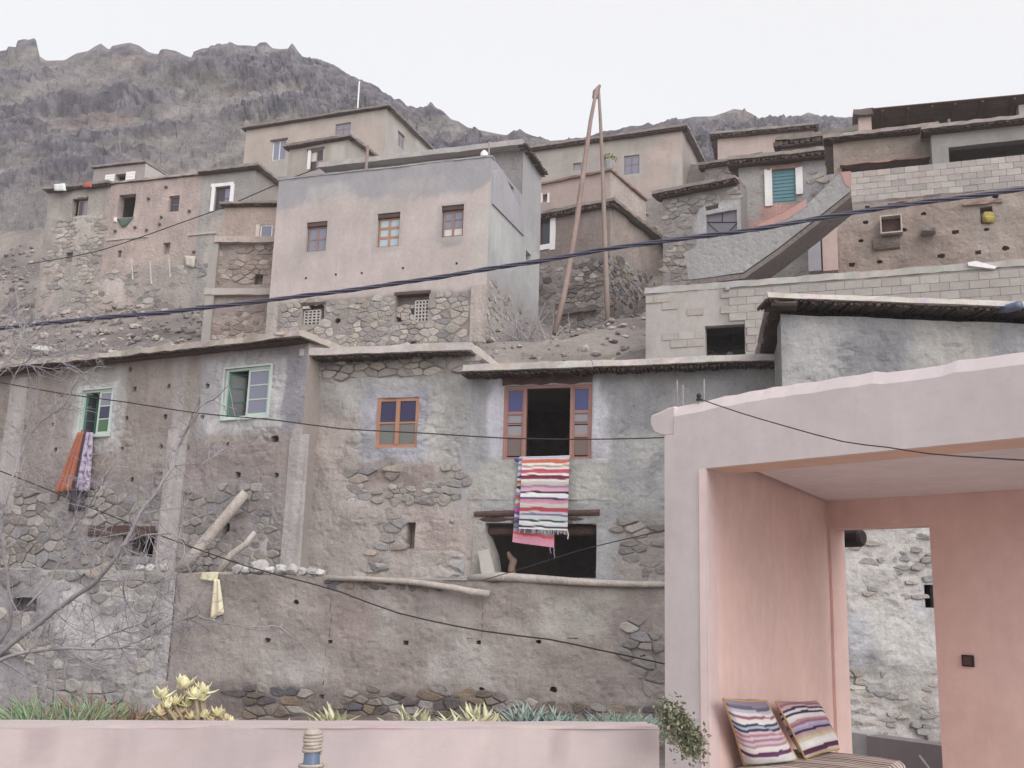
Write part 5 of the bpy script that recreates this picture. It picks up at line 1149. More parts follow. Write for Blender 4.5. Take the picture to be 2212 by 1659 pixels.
prism_plan([FP.pt(uP, 0, -.28).xy, FP.pt(4.5, 0, -.28).xy, BW.pt(BL_+.2, 0, -.2).xy, (PC+dl+vec*.2).xy], zce+.07, 1.2, S('a5989a'), 'roof_slab', mPlaster)
mb = MB(); FP.box(mb, uS+.001, 4.5, zbm-.004, zbm-.001, -.298, -.004, S('ddb29a')); mb.build('beam_soffit', mPaint, pv)
prism_plan([FP.pt(uP-.1, 0, .3).xy, FP.pt(4.5, 0, .3).xy, BW.pt(BL_, 0, -.3).xy, (PC+dl-vec*-.3).xy], FLOOR-.25, FLOOR, S('c9bfba'), 'floor', mPlaster)
for x, y0, y1 in ((1463, 822, 880), (1475, 832, 876), (1521, 819, 866)):
    u, z = FP.uz(x, y1, -.12); mb = MB(); mb.tube([FP.pt(u, z-.12, -.12), FP.pt(u, FP.uz(x, y0, -.12)[1], -.12)], .006, 6); mb.build('rebar', mSteel, pv)
R = BW.rect(2080, 1415, 2105, 1440); mb = MB(); BW.box(mb, *R, .001, .02); sw_ = mb.build('socket_box', mDark, pv)
mb = MB(); BW.box(mb, R[0]+.012, R[1]-.012, R[2]+.012, R[3]-.012, .02, .026); mb.build('cover', mWoodD, sw_)
u, z = BW.uz(1838, 1162, -.4); mb = MB(); mb.tube([BW.pt(u-.25, z, -.4), BW.pt(u+.02, z, -.4), BW.pt(u+.10, z, -.4), BW.pt(u+.125, z, -.4)], [.085, .085, .083, .06], 14); o = mb.build('roof_beam_end', mDark, pv, smooth=False); o['label'] = 'dark rounded beam end at the top left corner of the doorway'
# insulator on the beam
ip = FP.pt(*FP.uz(1510, 866, -.05), -.05)
ins = thing('insulator', ip, 'small wire insulator fixed on top of the pink beam', 'insulator')
mb = MB(); mb.tube([ip+V((0, 0, -.04)), ip+V((0, 0, .01))], .008, 8); mb.build('pin', mSteel, ins); mb = MB(); mb.tube([ip+V((0, 0, .0)), ip+V((0, 0, .012)), ip+V((0, 0, .02)), ip+V((0, 0, .034)), ip+V((0, 0, .05))], [.018, .02, .012, .018, .01], 12); mb.build('porcelain', mDark, ins)

# bench with striped mattress, two cushions
def stripe_fn(cols):
    n = len(cols); return lambda t: cols[max(0, min(n-1, int(t*n)))]
zbn = -1.0
bn = thing('bench', LW.pt(.8, FLOOR, .4), 'low bench under a cream mattress with thin dark stripes in the pavilion', 'bench')
mb = MB(); LW.box(mb, .2, 1.5, FLOOR, zbn-.17, .03, .78, S('b79a92')); mb.build('base', mPaint, bn)
mb = MB(); U, N2 = 90, 14; SC = [S(x) for x in ('c9bbb0', 'cfc3b8', 'c4b4aa')]; SD = [S(x) for x in ('4a3d42', '8c5f63', '6f6a58', '7c4a55')]
prof = []
for k in range(N2+1):
    n_ = .03+.77*k/N2; prof.append((n_, zbn-.012*((k/N2-.5)**2)*4))
prof += [(.83, zbn-.035), (.845, zbn-.08), (.83, zbn-.14), (.8, zbn-.165), (.03, zbn-.168)]
for i in range(U+1):
    t = i/U; u = .18+1.42*t; ed = min(1, (1-t)/.06); dz_ = -.05*(1-math.sqrt(max(0, 1-(1-ed)**2))); s_ = int(t*52)
    c = SD[(s_//3) % 4] if s_ % 3 == 2 and t > .25 else SC[s_ % 3]
    for n_, z in prof: mb.v.append(LW.pt(u, z+dz_+.006*fbm(V((u*4, n_*4, 2)), 2), n_)); mb.c.append(c)
m_ = len(prof)
for i in range(U):
    for j in range(m_): mb.f.append((i*m_+j, i*m_+(j+1) % m_, (i+1)*m_+(j+1) % m_, (i+1)*m_+j))
mb.f.append(tuple(range(m_))); mb.f.append(tuple(U*m_+j for j in range(m_))[::-1]); mb.build('mattress', mCloth, bn, smooth=False)
def cushion(bl, br, tr, tl, cols, label, th=.09):
    n = (br-bl).cross(tl-bl).normalized(); R_, C_ = 48, 22; th2 = th; sf = stripe_fn(cols)
    if n.y > 0: n = -n
    t = thing('cushion', bl.lerp(br, .5), label, 'cushion', 'striped cushions on the pavilion bench'); mb = MB()
    for sg in (1, -1):
        for i in range(R_+1):
            for j in range(C_+1):
                v, h = i/R_, j/C_; p = bl.lerp(br, h).lerp(tl.lerp(tr, h), v)
                pu = (max(0, 1-(2*h-1)**4))**.5*(max(0, 1-(2*v-1)**4))**.5
                ctr = (bl+br+tr+tl)/4; k = 1-.05*(1-abs(2*h-1))*abs(2*v-1)**6-.05*(1-abs(2*v-1))*abs(2*h-1)**6
                mb.v.append(ctr+(p-ctr)*k+n*sg*th2*pu*(1+.12*fbm(p*9, 2))); wv = v+.012*math.sin(h*5+v*4); mb.c.append(sf(1-wv))
    w_ = C_+1; N = (R_+1)*w_
    for s_ in (0, 1):
        for i in range(R_):
            for j in range(C_):
                q = (s_*N+i*w_+j, s_*N+i*w_+j+1, s_*N+(i+1)*w_+j+1, s_*N+(i+1)*w_+j); mb.f.append(q if s_ == 0 else q[::-1])
    o = mb.build('cover', mCloth, t, smooth=True)
    ring = [mb.v[j] for j in range(w_)]+[mb.v[i*w_+C_] for i in range(1, R_+1)]+[mb.v[R_*w_+j] for j in range(C_-1, -1, -1)]+[mb.v[i*w_] for i in range(R_-1, -1, -1)]
    m2 = MB(); m2.tube(ring, .007, 6, c=S('c49a5c')); m2.build('piping', mCloth, t)
h_ = lambda *a: [S(x) for x in a]
c1 = h_('8d8399', '6a6278', 'b7b3c4', 'd8d2d6', '9c5f72', 'dfd8d8', 'e3dcdb', '4a4a66', 'a9b6cf', '3f4262', 'd9b9c1', 'b07e93', 'd5bcc6', 'a97e95', 'd3b9c3', 'b58e9c', 'e0d9d8', 'dcd6d5', '6d3766', '73406a', 'd9d5d4', 'cfd3da', 'd9d9dc', 'd6d2c9', 'c3b98f')
c2 = h_('b98b93', 'b5868f', '9a6a79', 'c9a2aa', '3c3e5b', 'd9cfd2', '3a3d5a', 'dcd6d4', 'd8d0d0', 'b58690', '97697c', 'b3a5c4', 'a596b8', '3c3a56', 'b58f97', 'b8a08f', 'c3b795', 'd6d3cd', 'd9d8d6', 'd3d0cf', '5a2f47', '64334c', 'd0c8c3')
def wl(x, y): 
    u, z = LW.uz(x, y, .10); return LW.pt(u, z, .10)
cushion(onz(1607, 1651, zbn+.01), onz(1722, 1640, zbn+.02), wl(1655, 1514), wl(1562, 1510), c1, 'larger striped cushion with a blue band, nearer of the two on the bench', .075)
cushion(onz(1739, 1638, zbn+.01), onz(1812, 1618, zbn+.02), wl(1763, 1515), wl(1676, 1516), c2, 'striped cushion behind the larger one, nearer the doorway', .07)

# low wall outside the doorway
FO = BW.shift(-1.6); lw = thing('low_wall', FO.pt(1, -2.4), 'low dark mauve wall outside the pavilion doorway', 'wall')
u0, u1, z0, z1 = FO.rect(1874, 1606, 2120, 1700); pbox(lw, FO, (u0, u1, -2.5, z1), -.25, 0, mPlaster, 'wall', S('7f7376')); pbox(lw, FO, (u0-.9, u0-.005, -2.5, z1+.01), -.24, -.03, mPlaster, 'end_block', S('9d999a'))
a = FO.uz(1985, 1632, .2); b = FO.uz(2022, 1680, .2); mb = MB(); mb.tube([FO.pt(*a, .2), FO.pt(*b, .2)], .012, 6); tag(mb.build('metal_rod', mSteel), 'thin metal rod leaning on the low dark wall outside the doorway', 'rod')

# ================================================================== TERRACE: parapet, planter, plants
T0, T1 = onz(-250, 1567, -.47), onz(1424, 1570, -.47); FTW = Fac(T0.xy, T1.xy)
tp = thing('terrace_parapet', FTW.pt(FTW.L/2, FLOOR), 'low pinkish plastered parapet wall along the front of the terrace', 'wall')
wall(tp, FTW, 0, FTW.L, FLOOR, -.478, (), colfn('b5a5a4', [patch(FTW, x, 1572, x+w_, y, c_, .03, .05) for x, w_, y, c_ in ((60, 50, 1640, 'a59596'), (230, 30, 1660, 'a99a9a'), (380, 90, 1620, 'ab9b9b'), (560, 26, 1659, 'a49495'), (720, 120, 1600, 'a99a9b'), (905, 24, 1659, 'a59697'), (1010, 60, 1625, 'bdaeac'), (1180, 40, 1650, 'a69798'), (1330, 80, 1610, 'a89999'))], 'aa9c9d', 1.6, 81), .035, .006, 2, mPaint)
slab(tp, FTW, 0, FTW.L+.002, -.15, .0015, -.478, -.468, 'b5a3a3', mPaint, 'wall_top', .0012, .0015, .08)
wall(tp, FTW.side_r(FTW.L, .15), 0, .15, FLOOR, -.478, (), colfn('b0a0a0'), .1, 0, 1, mPaint, 'wall_end')
prism_plan([(-5, -4), (5, -4), FP.pt(4.5, 0, .3).xy, FP.pt(uP-.1, 0, .3).xy, FTW.pt(FTW.L, 0, -.1).xy, FTW.pt(0, 0, -.1).xy], FLOOR-.3, FLOOR-.004, S('bfb4b0'), 'terrace_floor', mPlaster, None)
o = bpy.data.objects['terrace_floor']; tag(o, kind='structure')
mb = MB(); K = 60
for i in range(K+1):
    u = FTW.L*i/K+.0
    for j in range(7): n_ = -.151-.75*j/6; mb.v.append(FTW.pt(u, -.53+.035*fbm(V((u*5, n_*5, 3)), 4)-.05*(j == 6), n_)); mb.c.append(mixc(S('6b5c54'), S('83756c'), rnd.random()))
for i in range(K):
    for j in range(6): mb.f.append((i*7+j, (i+1)*7+j, (i+1)*7+j+1, i*7+j+1))
bk = len(mb.v)
for i in range(K+1): mb.v.append(FTW.pt(FTW.L*i/K, FLOOR-.9, -.9)); mb.c.append(S('83756c'))
for i in range(K): mb.f.append((i*7+6, (i+1)*7+6, bk+i+1, bk+i))
tag(mb.build('planter_soil', mEarth, fixn=False), kind='structure')
def leaf_mesh(w=.16, t=.07, curve=.25, tip=1.0, seg=6):
    vs, fs = [], []
    for i in range(seg+1):
        k = i/seg; ww = w*(.45+.9*k*(1-k)*2.2) if k < 1 else .008; ww = w*math.sin(math.pi*(.18+.82*k)**.9)*1.0 if k < 1 else .006
        y = curve*k*k
        for a, b in ((-ww, 0), (0, -t*(1-k*.8)), (ww, 0), (0, t*.5*(1-k*.8))): vs.append((a, y+b, k*tip))
    for i in range(seg):
        for j in range(4): fs.append((i*4+j, i*4+(j+1) % 4, i*4+4+(j+1) % 4, i*4+4+j))
    fs.append((0, 3, 2, 1)); me = bpy.data.meshes.new('leaf'); me.from_pydata(vs, [], fs); me.polygons.foreach_set('use_smooth', [True]*len(fs)); me.materials.append(mLeaf); return me
LEAF_FAT, LEAF_LONG, LEAF_NAR = leaf_mesh(.3, .1, -.22), leaf_mesh(.11, .05, .22), leaf_mesh(.07, .05, .12)
def leaf(me, par, p, az, el, ln, c, wd=1):
    o = bpy.data.objects.new('leaf', me); col.objects.link(o); o.parent = par; o.location = V(p)-woff(par)
    o.rotation_euler = (math.pi/2-el, 0, az) if False else (Matrix.Rotation(az, 3, 'Z') @ Matrix.Rotation(-(math.pi/2-el), 3, 'X')).to_euler(); o.scale = (ln*wd, ln*wd, ln); o.color = (*c, 1); WO[o.name] = V(p)
    return o
def bed(x, y, n_=-.3):
    u, z = FTW.uz(x, y, n_); return FTW.pt(u, z, n_)
r7 = random.Random(5)
ro = [(397, 1478, 30), (437, 1488, 27), (350, 1497, 24), (377, 1513, 26), (405, 1516, 26), (421, 1497, 24), (473, 1538, 24), (347, 1536, 26), (373, 1543, 24), (498, 1556, 18), (390, 1533, 22), (434, 1504, 22), (455, 1552, 18), (415, 1545, 22), (360, 1518, 20), (440, 1540, 17), (398, 1556, 18), (335, 1554, 15), (488, 1545, 14)]
b0 = bed(410, 1568); b0.z = -.53
ys_ = thing('yellow_succulent', b0, 'tall yellowish succulent with fleshy rosettes behind the terrace parapet', 'plant')
for i, (x, y, s) in enumerate(ro):
    p = bed(x, y+10, -.28-.08*r7.random()); mb = MB(); q = V((p.x*.5+b0.x*.5+.02, p.y, -.54)); mb.tube([q, q.lerp(p, .6)+V((.01, 0, 0)), p], [.010, .008, .007], 6, c=S('9c8a6c')); rs = mb.build('rosette', mFol, ys_)
    ln = s/2200*4*1.2
    for k in range(15):
        el = .1+1.25*(k/14); base = mixc(S('c9c188'), S('e3dcae'), r7.random()); c = mixc(base, S('d3a07c'), .5*r7.random() if y > 1525 else .12*r7.random())
        leaf(LEAF_FAT, rs, p+V((r7.gauss(0, .002), r7.gauss(0, .002), r7.gauss(0, .002))), k*2.4+r7.random()*.9, el+r7.gauss(0, .18), ln*(.95-.3*k/14)*(.75+.45*r7.random()), c, 1.35)
for (x, y, n, ln, c0, c1, me, lb, wd) in ((720, 1566, 14, .10, 'b3b48a', 'cfc79b', LEAF_LONG, 'small upright yellow green aloe, leftmost of the row right of the tall yellow succulent', 1), (690, 1568, 6, .07, '97a06f', 'b5b283', LEAF_LONG, 'tiny aloe tucked left of the small upright yellow green aloe', 1),
        (900, 1566, 46, .095, 'b0b18c', 'd0caa3', LEAF_LONG, 'wide clump of pale yellow green aloe leaves behind the parapet centre', 1), (975, 1566, 24, .085, 'aab18c', 'c7c79d', LEAF_LONG, 'small aloe between the wide pale clump and the bright yellow one', 1),
        (1043, 1570, 40, .10, 'aba981', 'cdc495', LEAF_LONG, 'bright yellow green aloe with curved leaves behind the parapet', 1), (1015, 1570, 8, .065, 'c0b277', 'c59d6c', LEAF_LONG, 'orange tinged leaves at the foot of the bright yellow aloe', .9),
        (1140, 1568, 90, .105, '75877f', '8fa197', LEAF_NAR, 'blue grey spiky succulent right of the bright yellow aloe', 1.2), (1205, 1570, 50, .085, '6f827b', '8a9c92', LEAF_NAR, 'smaller blue grey succulent right of the larger spiky one', 1.2), (630, 1570, 10, .05, 'b3a597', 'c9bcae', LEAF_LONG, 'dry pale stub of a plant behind the parapet above the roped bottle', 1)):
    b0 = bed(x, y, -.32); b0.z = -.53; t = thing('aloe_plant' if me is LEAF_LONG else 'spiky_succulent', b0, lb, 'plant', 'small succulents in the planter')
    for k in range(n): 
        dx = V((r7.gauss(0, 1), r7.gauss(0, 1), 0))*(.022 if n < 20 else .035)
        leaf(me, t, b0+dx, r7.random()*6.3, .55+.8*r7.random(), ln*(.75+.5*r7.random()), mixc(S(c0), S(c1), r7.random()), wd*1.25)
def tuft(name, x0, x1, hpx, n, cols, lb, ybase=1568, rd=.0028, spread=.05):
    b0 = bed((x0+x1)/2, ybase, -.35); b0.z = -.53; mb = MB()
    for _ in range(n):
        p = bed(x0+(x1-x0)*r7.random(), ybase, -.18-.5*r7.random()); p.z = -.54; s = (2*(p-b0).x/((x1-x0)/2200*4)); hh = hpx/2200*4*(1-.55*s*s*.25)*(.45+.55*r7.random())*(.75+.75*fbm(V((p.x*9, 2, hpx)), 3))
        d = V((r7.gauss(0, spread)+.05*s, r7.gauss(0, spread), hh)); q = p+d*.5+V((r7.gauss(0, .006), 0, 0)); c = r7.choice(cols); mb.tube([p, q, p+d], [rd, rd*1.15, rd*.35], 4, c=tuple(v*(.8+.4*r7.random()) for v in c), cap=False)
    return tag(mb.build(name, mFol, loc=b0, fixn=False), lb, 'plant')
G_ = h_('7b8f6c', '6a8260', '90a07c', '7f9472'); Rr = h_('8f5f4c', 'a0735a', '7a5547', '8a8a58', '77824f')
tuft('ice_plant', 40, 215, 92, 520, G_+[S('8d6f5c')], 'green ice plant with needle leaves at the left end of the planter')
tuft('ice_plant', 185, 310, 80, 300, Rr+G_[:1], 'reddish ice plant beside the green one at the left of the planter')
tuft('ice_plant', -60, 45, 40, 70, G_+Rr, 'sparse ice plant cut by the left edge of the photo')
tuft('grey_shrub', 1250, 1440, 45, 700, h_('74857c', '879789', '6b7c73', '7f8c78'), 'low blue grey shrub at the right end of the planter near the pillar', 1572, .003, .045)
# creeper hanging over the parapet end
b0 = FTW.pt(FTW.L+.02, -.5, -.1); cr = thing('creeper', b0, 'grey green creeper hanging over the parapet end beside the pillar', 'plant'); mb = MB()
for _ in range(1900):
    t = r7.random(); c0 = ond(1440+62*t, 1537+80*t, 4.0-.1*t); p = c0+V((r7.gauss(0, .024), r7.gauss(0, .04), r7.gauss(0, .03))); a = V((r7.gauss(0, 1), r7.gauss(0, 1), r7.gauss(0, 1))).normalized(); b = a.cross(V((.3, .5, .8))).normalized(); l = .006+.006*r7.random()
    mb.add([p-a*l, p+b*l*.6, p+a*l, p-b*l*.6], [(0, 1, 2, 3)], mixc(S('666a56'), S('8b8d70'), r7.random()) if r7.random() > .12 else S('a3a07c'))
tag(mb.build('foliage', mFol, cr, fixn=False), kind='stuff'); mb = MB()
for k in range(14):
    x, y = 1425+r7.random()*40, 1530+20*r7.random(); mb.tube([ond(x, y, 4.02), ond(x+25+20*r7.random(), y+45, 3.95), ond(x+40+30*r7.random(), y+90, 3.92)], [.003, .0025, .0015], 4, c=S('7a6c60'))
mb.build('stem', mFol, cr)
for i, (x, y, s, lb) in enumerate(((655, 1562, 14, 'white pebble in the planter above the roped bottle'), (395, 1566, 22, 'flat pale stone at the foot of the tall yellow succulent'), (320, 1563, 9, 'small cream pebble between the ice plants and the yellow succulent'))):
    p = bed(x, y, -.25); p.z = -.505; o = piece('pebble', STONES[i], None, p, i, (s/2200*2.2, .015, .013), S('c9c2bd')); tag(o, lb, 'stone')

# rope wound bottle standing on a small table below the camera
C0 = ond(676, 1600, 2.95); zt = ond(676, 1578, 2.95).z
bt = thing('roped_bottle', (C0.x, C0.y, zt-.27), 'blue glass bottle with rope wound around its neck in front of the parapet', 'bottle')
mb = MB(); cx = lambda z, r=0: V((C0.x, C0.y, zt+z)); pr = [(-.27, .03), (-.265, .036), (-.16, .036), (-.115, .032), (-.085, .023), (-.02, .02), (-.005, .018)]
mb.tube([cx(z) for z, _ in pr], [r for _, r in pr], 20); mb.build('body', gBottle, bt, smooth=True)
def coil(z0, z1, R0, turns, r, name, wob=.0015):
    mb = MB(); n = int(turns*16); mb.tube([V((C0.x+math.cos(i/16*2*math.pi)*(R0+wob*math.sin(i*.9)), C0.y+math.sin(i/16*2*math.pi)*(R0+wob*math.sin(i*.9)), zt+z0+(z1-z0)*i/n)) for i in range(n+1)], r, 6); mb.build(name, mRope, bt, smooth=True)
coil(-.058, -.004, .0225, 6, .0052, 'rope'); coil(-.105, -.088, .031, 2, .005, 'rope', .003)
mb = MB(); mb.tube([cx(-.004), cx(.004)], [.024, .016], 12); mb.build('stopper', mRope, bt)
mb = MB(); mb.tube([V((C0.x+.03, C0.y-.02, zt-.092)), V((C0.x+.045, C0.y-.025, zt-.085)), V((C0.x+.038, C0.y-.03, zt-.098)), V((C0.x+.03, C0.y-.03, zt-.12))], .0045, 6); mb.build('rope_end', mRope, bt)
tb = thing('table', (C0.x-.2, C0.y-.3, FLOOR), 'small wooden table carrying the roped bottle, just below the picture', 'table')
for bx in [(C0.x-.2+dx, C0.y-.25+dy) for dx in (-.3, .3) for dy in (-.28, .28)]:
    mb = MB(); mb.box((bx[0], bx[1], (FLOOR+zt-.312)/2), .045, .045, zt-.312-FLOOR); mb.build('leg', mBrownW, tb)
mb = MB(); mb.box((C0.x-.2, C0.y-.25, zt-.29), .72, .68, .036); mb.build('table_top', mBrownW, tb)

# ================================================================== THINGS ON THE HOUSES
# rug out of the wide window
u, z = FC.uz(1170, 990); rg = thing('striped_rug', FC.pt(u, FC.uz(1160, 1180)[1], .1), 'long multicoloured striped rug hanging out of the wide window', 'rug')
fr = h_('cfc4d4', 'd06c48', 'd0644a', 'e6dfdf', 'b59a8d', 'e4dcdd', 'c74a55', 'c95764', 'e6e0e2', '7d2c46', '86304a', 'ddd8d6', 'c9bfae', 'b9b4b6', '9c7c93', 'd49cb4', 'd9a5ba', '453a52', 'e8e3e5', 'e3dee1', '4a4a73', 'c87f96', 'cf8ca0', 'c2bfc0', 'bdb9b7', 'b9394a', 'b04055', 'cbb5b9', '64769c', 'c5c2c4', 'bfc3c4', '3d4a55', 'd9d7d8', 'c9c9cc', '3c4150', 'dcd9da')
bk_ = h_('b9aed0', 'd9d0dd', '7a86b5', 'dfd8de', '9c8bb0', 'd4ccd8', '3a3a5c', 'e3dde3', 'b04a44', 'cdb58a', '33304a', 'd8d2d8', '7f97c4', 'c9405a', '8f9a96', 'd5c8cf', 'd7543e', '4f7fc0', 'c84a9a', '6b4a8f', 'c0b8c9', '7d5a8c', '4f4668', '8a7f9c', '6f6580', '9a8fa5', 'd24a55', 'd8899f', 'd58ca6', 'd38aa5')
def rug_sheet(quad, n, cols, name, ph):
    g = hang(FC, quad, n, 76, 12, .018, 3.2, ph); sf = stripe_fn(cols); mb = MB(); R_, C_ = len(g), len(g[0])
    for sg in (0, 1):
        for i, row in enumerate(g):
            for j, p in enumerate(row): mb.v.append(p-FC.n*.012*sg); wv = (i+.5)/R_+.006*math.sin(j*1.1+i*.3)+.004*math.sin(j*.5); mb.c.append(tuple(v*(.9+.2*rnd.random()) for v in sf(wv)))
    N = R_*C_
    for i in range(R_-1):
        for j in range(C_-1):
            q = (i*C_+j, (i+1)*C_+j, (i+1)*C_+j+1, i*C_+j+1); mb.f.append(q); mb.f.append(tuple(k+N for k in q[::-1]))
    for i in range(R_-1):
        for j in (0, C_-1): a, b = i*C_+j, (i+1)*C_+j; mb.f.append((a, b, b+N, a+N))
    for j in range(C_-1): a = (R_-1)*C_+j; mb.f.append((a, a+1, a+1+N, a+N)); mb.f.append((j, j+1, j+1+N, j+N))
    mb.build(name, mCloth, rg, fixn=False); return g
g = rug_sheet(((1128, 990), (1230, 987), (1226, 1146), (1121, 1142)), .17, fr, 'front_fold', 0)
g2 = rug_sheet(((1121, 992), (1200, 991), (1197, 1183), (1107, 1171)), .08, bk_, 'back_fold', 1.5)
mb = MB()
for j in range(40):
    k = j/39*(len(g[-1])-1); i0 = min(int(k), len(g[-1])-2); p = g[-1][i0].lerp(g[-1][i0+1], k-i0); mb.tube([p, p+V((rnd.gauss(0, .008), -.005, -.03)), p+V((rnd.gauss(0, .015), 0, -.055-.03*rnd.random()))], .005, 4, c=S('d3cfd0') if rnd.random() > .4 else S('5a5a78'))
for (i, s) in ((11, .2), (10, .12)): p = g2[-1][i]; mb.tube([p, p+V((.0, -.01, -s*.5)), p+V((.02, 0, -s))], .009, 5, c=S('8f8ba0'))
p = g[-1][-1]; mb.tube([p, p+V((.02, -.01, -.08)), p+V((.01, 0, -.16))], .012, 5, c=S('cfc9bd')); mb.build('fringe', mCloth, rg)
mb = MB(); p = FC.pt(*FC.uz(1119, 995), .1); mb.tube([p+V((-.04, 0, .02)), p, p+V((.05, 0, -.02))], [.02, .04, .015], 8, c=S('3f58a8')); mb.build('knot', mCloth, rg)
mb = MB(); a, b = FC.uz(1122, 989, .12), FC.uz(1231, 986, .12); mb.tube([FC.pt(*a, .12), FC.pt((a[0]+b[0])/2, (a[1]+b[1])/2-.005, .13), FC.pt(*b, .12)], .022, 8, c=S('c3bad0')); mb.build('rolled_top', mCloth, rg)
u, z = FC.uz(1106, 1240, -.3); mb = MB(); mb.tube([FC.pt(u, z-.05, -.3), FC.pt(u-.01, z+.12, -.3), FC.pt(u+.02, z+.25, -.32), FC.pt(u-.06, z+.34, -.3), FC.pt(u-.09, z+.42, -.3)], [.085, .07, .075, .05, .03], 9, jit=.15)
tag(mb.build('wooden_stump', mBrownW), 'short crooked wooden stump standing in the dark stable opening', 'stump')
mb = MB(); P = [FC.uz(*q, .25) for q in ((1031, 1190), (1054, 1186), (1069, 1240), (1040, 1243))]; mb.prism([FC.pt(a, b, .25-.1*(b-.4)) for a, b in P], [FC.pt(a, b, .19-.1*(b-.4)) for a, b in P], S('b5aea9')); tag(mb.build('board', mPlaster), 'grey board leaning at the left side of the stable opening', 'board')
# clothes from the left green window
cloth_sheet('hanging_garment', hang(FL_, ((168, 934), (181, 931), (151, 1060), (121, 1066)), .14, 16, 14, .075, 8), S('b0684e'), 'orange garment hanging from the left green window')
cloth_sheet('hanging_garment', hang(FL_, ((177, 929), (194, 930), (186, 1100), (147, 1104)), .10, 16, 14, .06, 9, 2), S('554b54'), 'dark grey garment hanging between the orange one and the floral one')
fl = lambda i, j: mixc(S('b7a9c2'), mixc(S('8a5f86'), S('4d4a58'), float(noise.noise(V((i*9, j*5, 1))) > .1)), sst(.0, .25, noise.noise(V((i*14, j*6, 7)))))
cloth_sheet('hanging_garment', hang(FL_, ((187, 934), (200, 934), (192, 1060), (166, 1060)), .17, 26, 12, .04, 5, 1), S('b7a9c2'), 'lilac floral garment hanging right of the dark one', cfun=fl)

# logs and things on the wall top
def log(pts, r, lb, mat=mLog):
    mb = MB(); mb.tube(pts, r, 10, jit=.1); return tag(mb.build('log', mat, smooth=True), lb, 'log')
def led(x, n_, dz=.02): return FR.pt(FR.uz(x, 1250, n_)[0], zQ+dz, n_)
a = led(386, -.35); b = FL_.pt(*FL_.uz(531, 1064, .2), .2); log([a, a.lerp(b, .3)+V((.02, 0, .02)), a.lerp(b, .7), b], [.125, .12, .11, .1], 'thick pale log leaning from the wall top against the mud house')
a = led(470, -.3); b = FL_.pt(*FL_.uz(551, 1149, .2), .2); log([a, a.lerp(b, .4)+V((-.03, 0, .04)), a.lerp(b, .7)+V((.03, 0, 0)), b], [.075, .07, .06, .05], 'thin crooked log leaning right of the thick one')
def fr_(x, y, n_): return FR.pt(*FR.uz(x, y, n_), n_)
log([fr_(710, 1249, .05), fr_(800, 1251, .08), fr_(900, 1258, .1), fr_(980, 1270, .12), fr_(1020, 1279, .13), fr_(1058, 1283, .14)], [.045, .05, .055, .06, .07, .065], 'long crooked log lying along the wall top below the slot')
log([fr_(1012, 1248, -.08), fr_(1080, 1246, -.02), fr_(1180, 1252, .04), fr_(1280, 1259, .05), fr_(1370, 1262, .05), fr_(1460, 1262, .05)], [.06, .085, .075, .06, .055, .055], 'long log lying along the wall top in front of the stable opening')
bag = thing('plastic_bag', fr_(455, 1300, .08), 'yellowish torn plastic bag hanging over the wall below the thin leaning log', 'bag')
for nm, q, ph in (('hanging_part', ((462, 1250), (474, 1252), (482, 1326), (456, 1338)), 0), ('knotted_top', ((437, 1236), (471, 1236), (468, 1256), (434, 1252)), 1)):
    o = cloth_sheet(nm, hang(FR, q, .1, 9, 7, .04, 5, ph), S('d6cca9'), None, None, mat=mFilm); o.parent = bag; o.location = o.location-woff(bag)
rs_ = random.Random(3); ORD = ['first', 'second', 'third', 'fourth', 'fifth', 'sixth', 'seventh', 'eighth', 'ninth']; OR3 = ['nearest to', 'middle one left of', 'farthest left of']
big = [(556, 1240, 42, 'largest white stone on the wall top right of the thin leaning log')]
for (x, y, s) in ((510, 1237, 26), (530, 1236, 24), (586, 1242, 22), (606, 1236, 30), (632, 1238, 30), (652, 1241, 22), (672, 1243, 24), (690, 1246, 20), (575, 1255, 18)) if False else ((510, 1237, 26), (530, 1236, 24), (577, 1255, 18), (586, 1242, 22), (606, 1236, 30), (632, 1238, 30), (652, 1241, 22), (672, 1243, 24), (690, 1246, 20)):
    big.append((x, y, s, 'pale stone, '+ORD[len(big)-1]+' from left in the row right of the thin leaning log'))
for k, (x, y, s) in enumerate(((352, 1233, 24), (325, 1230, 20), (300, 1228, 18))): big.append((x, y, s, 'pale stone on the wall top, '+OR3[k]+' the thick leaning log'))
def chunk(name, p, ax, c, lb, grp=None, par=None, seed=1):
    """an angular stone of its own"""
    r = random.Random(seed); M = Matrix.Rotation(r.random()*6, 3, 'Z') @ Matrix.Rotation((r.random()-.5)*.6, 3, 'X'); vs = []; pl_ = [V((r.gauss(0, 1), r.gauss(0, 1), r.gauss(0, 1))).normalized() for _ in range(9)]
    b_ = bmesh.new(); bmesh.ops.create_icosphere(b_, subdivisions=2, radius=1)
    for v in b_.verts:
        for q in pl_:
            d = v.co.dot(q)
            if d > .68: v.co -= q*(d-.68)
        v.co = M @ v.co; v.co = V((v.co.x*ax[0], v.co.y*ax[1], v.co.z*ax[2]))
    me = bpy.data.meshes.new(name); b_.to_mesh(me); b_.free(); me.materials.append(mStone)
    o = bpy.data.objects.new(name, me); col.objects.link(o); o.location = p; o.color = (*c, 1); WO[o.name] = V(p); return tag(o, lb, 'stone', grp)
for i, (x, y, s, lb) in enumerate(big):
    p = led(x, -.02-.1*rs_.random(), .03+s/2200*20*.3); chunk('loose_stone', p, (s/2200*20*.6, .15, s/2200*20*.48), S(rs_.choice(('c9c4c3', 'd6d2d1', 'bdb7b6'))), lb, None if s == 42 else 'pale stones on the wall top', seed=i+3)
chunk('flat_stone', led(822, -.25, .2), (.24, .16, .1), S('9d9a9b'), 'grey disc shaped stone standing on the wall top below the narrow slot', seed=77)
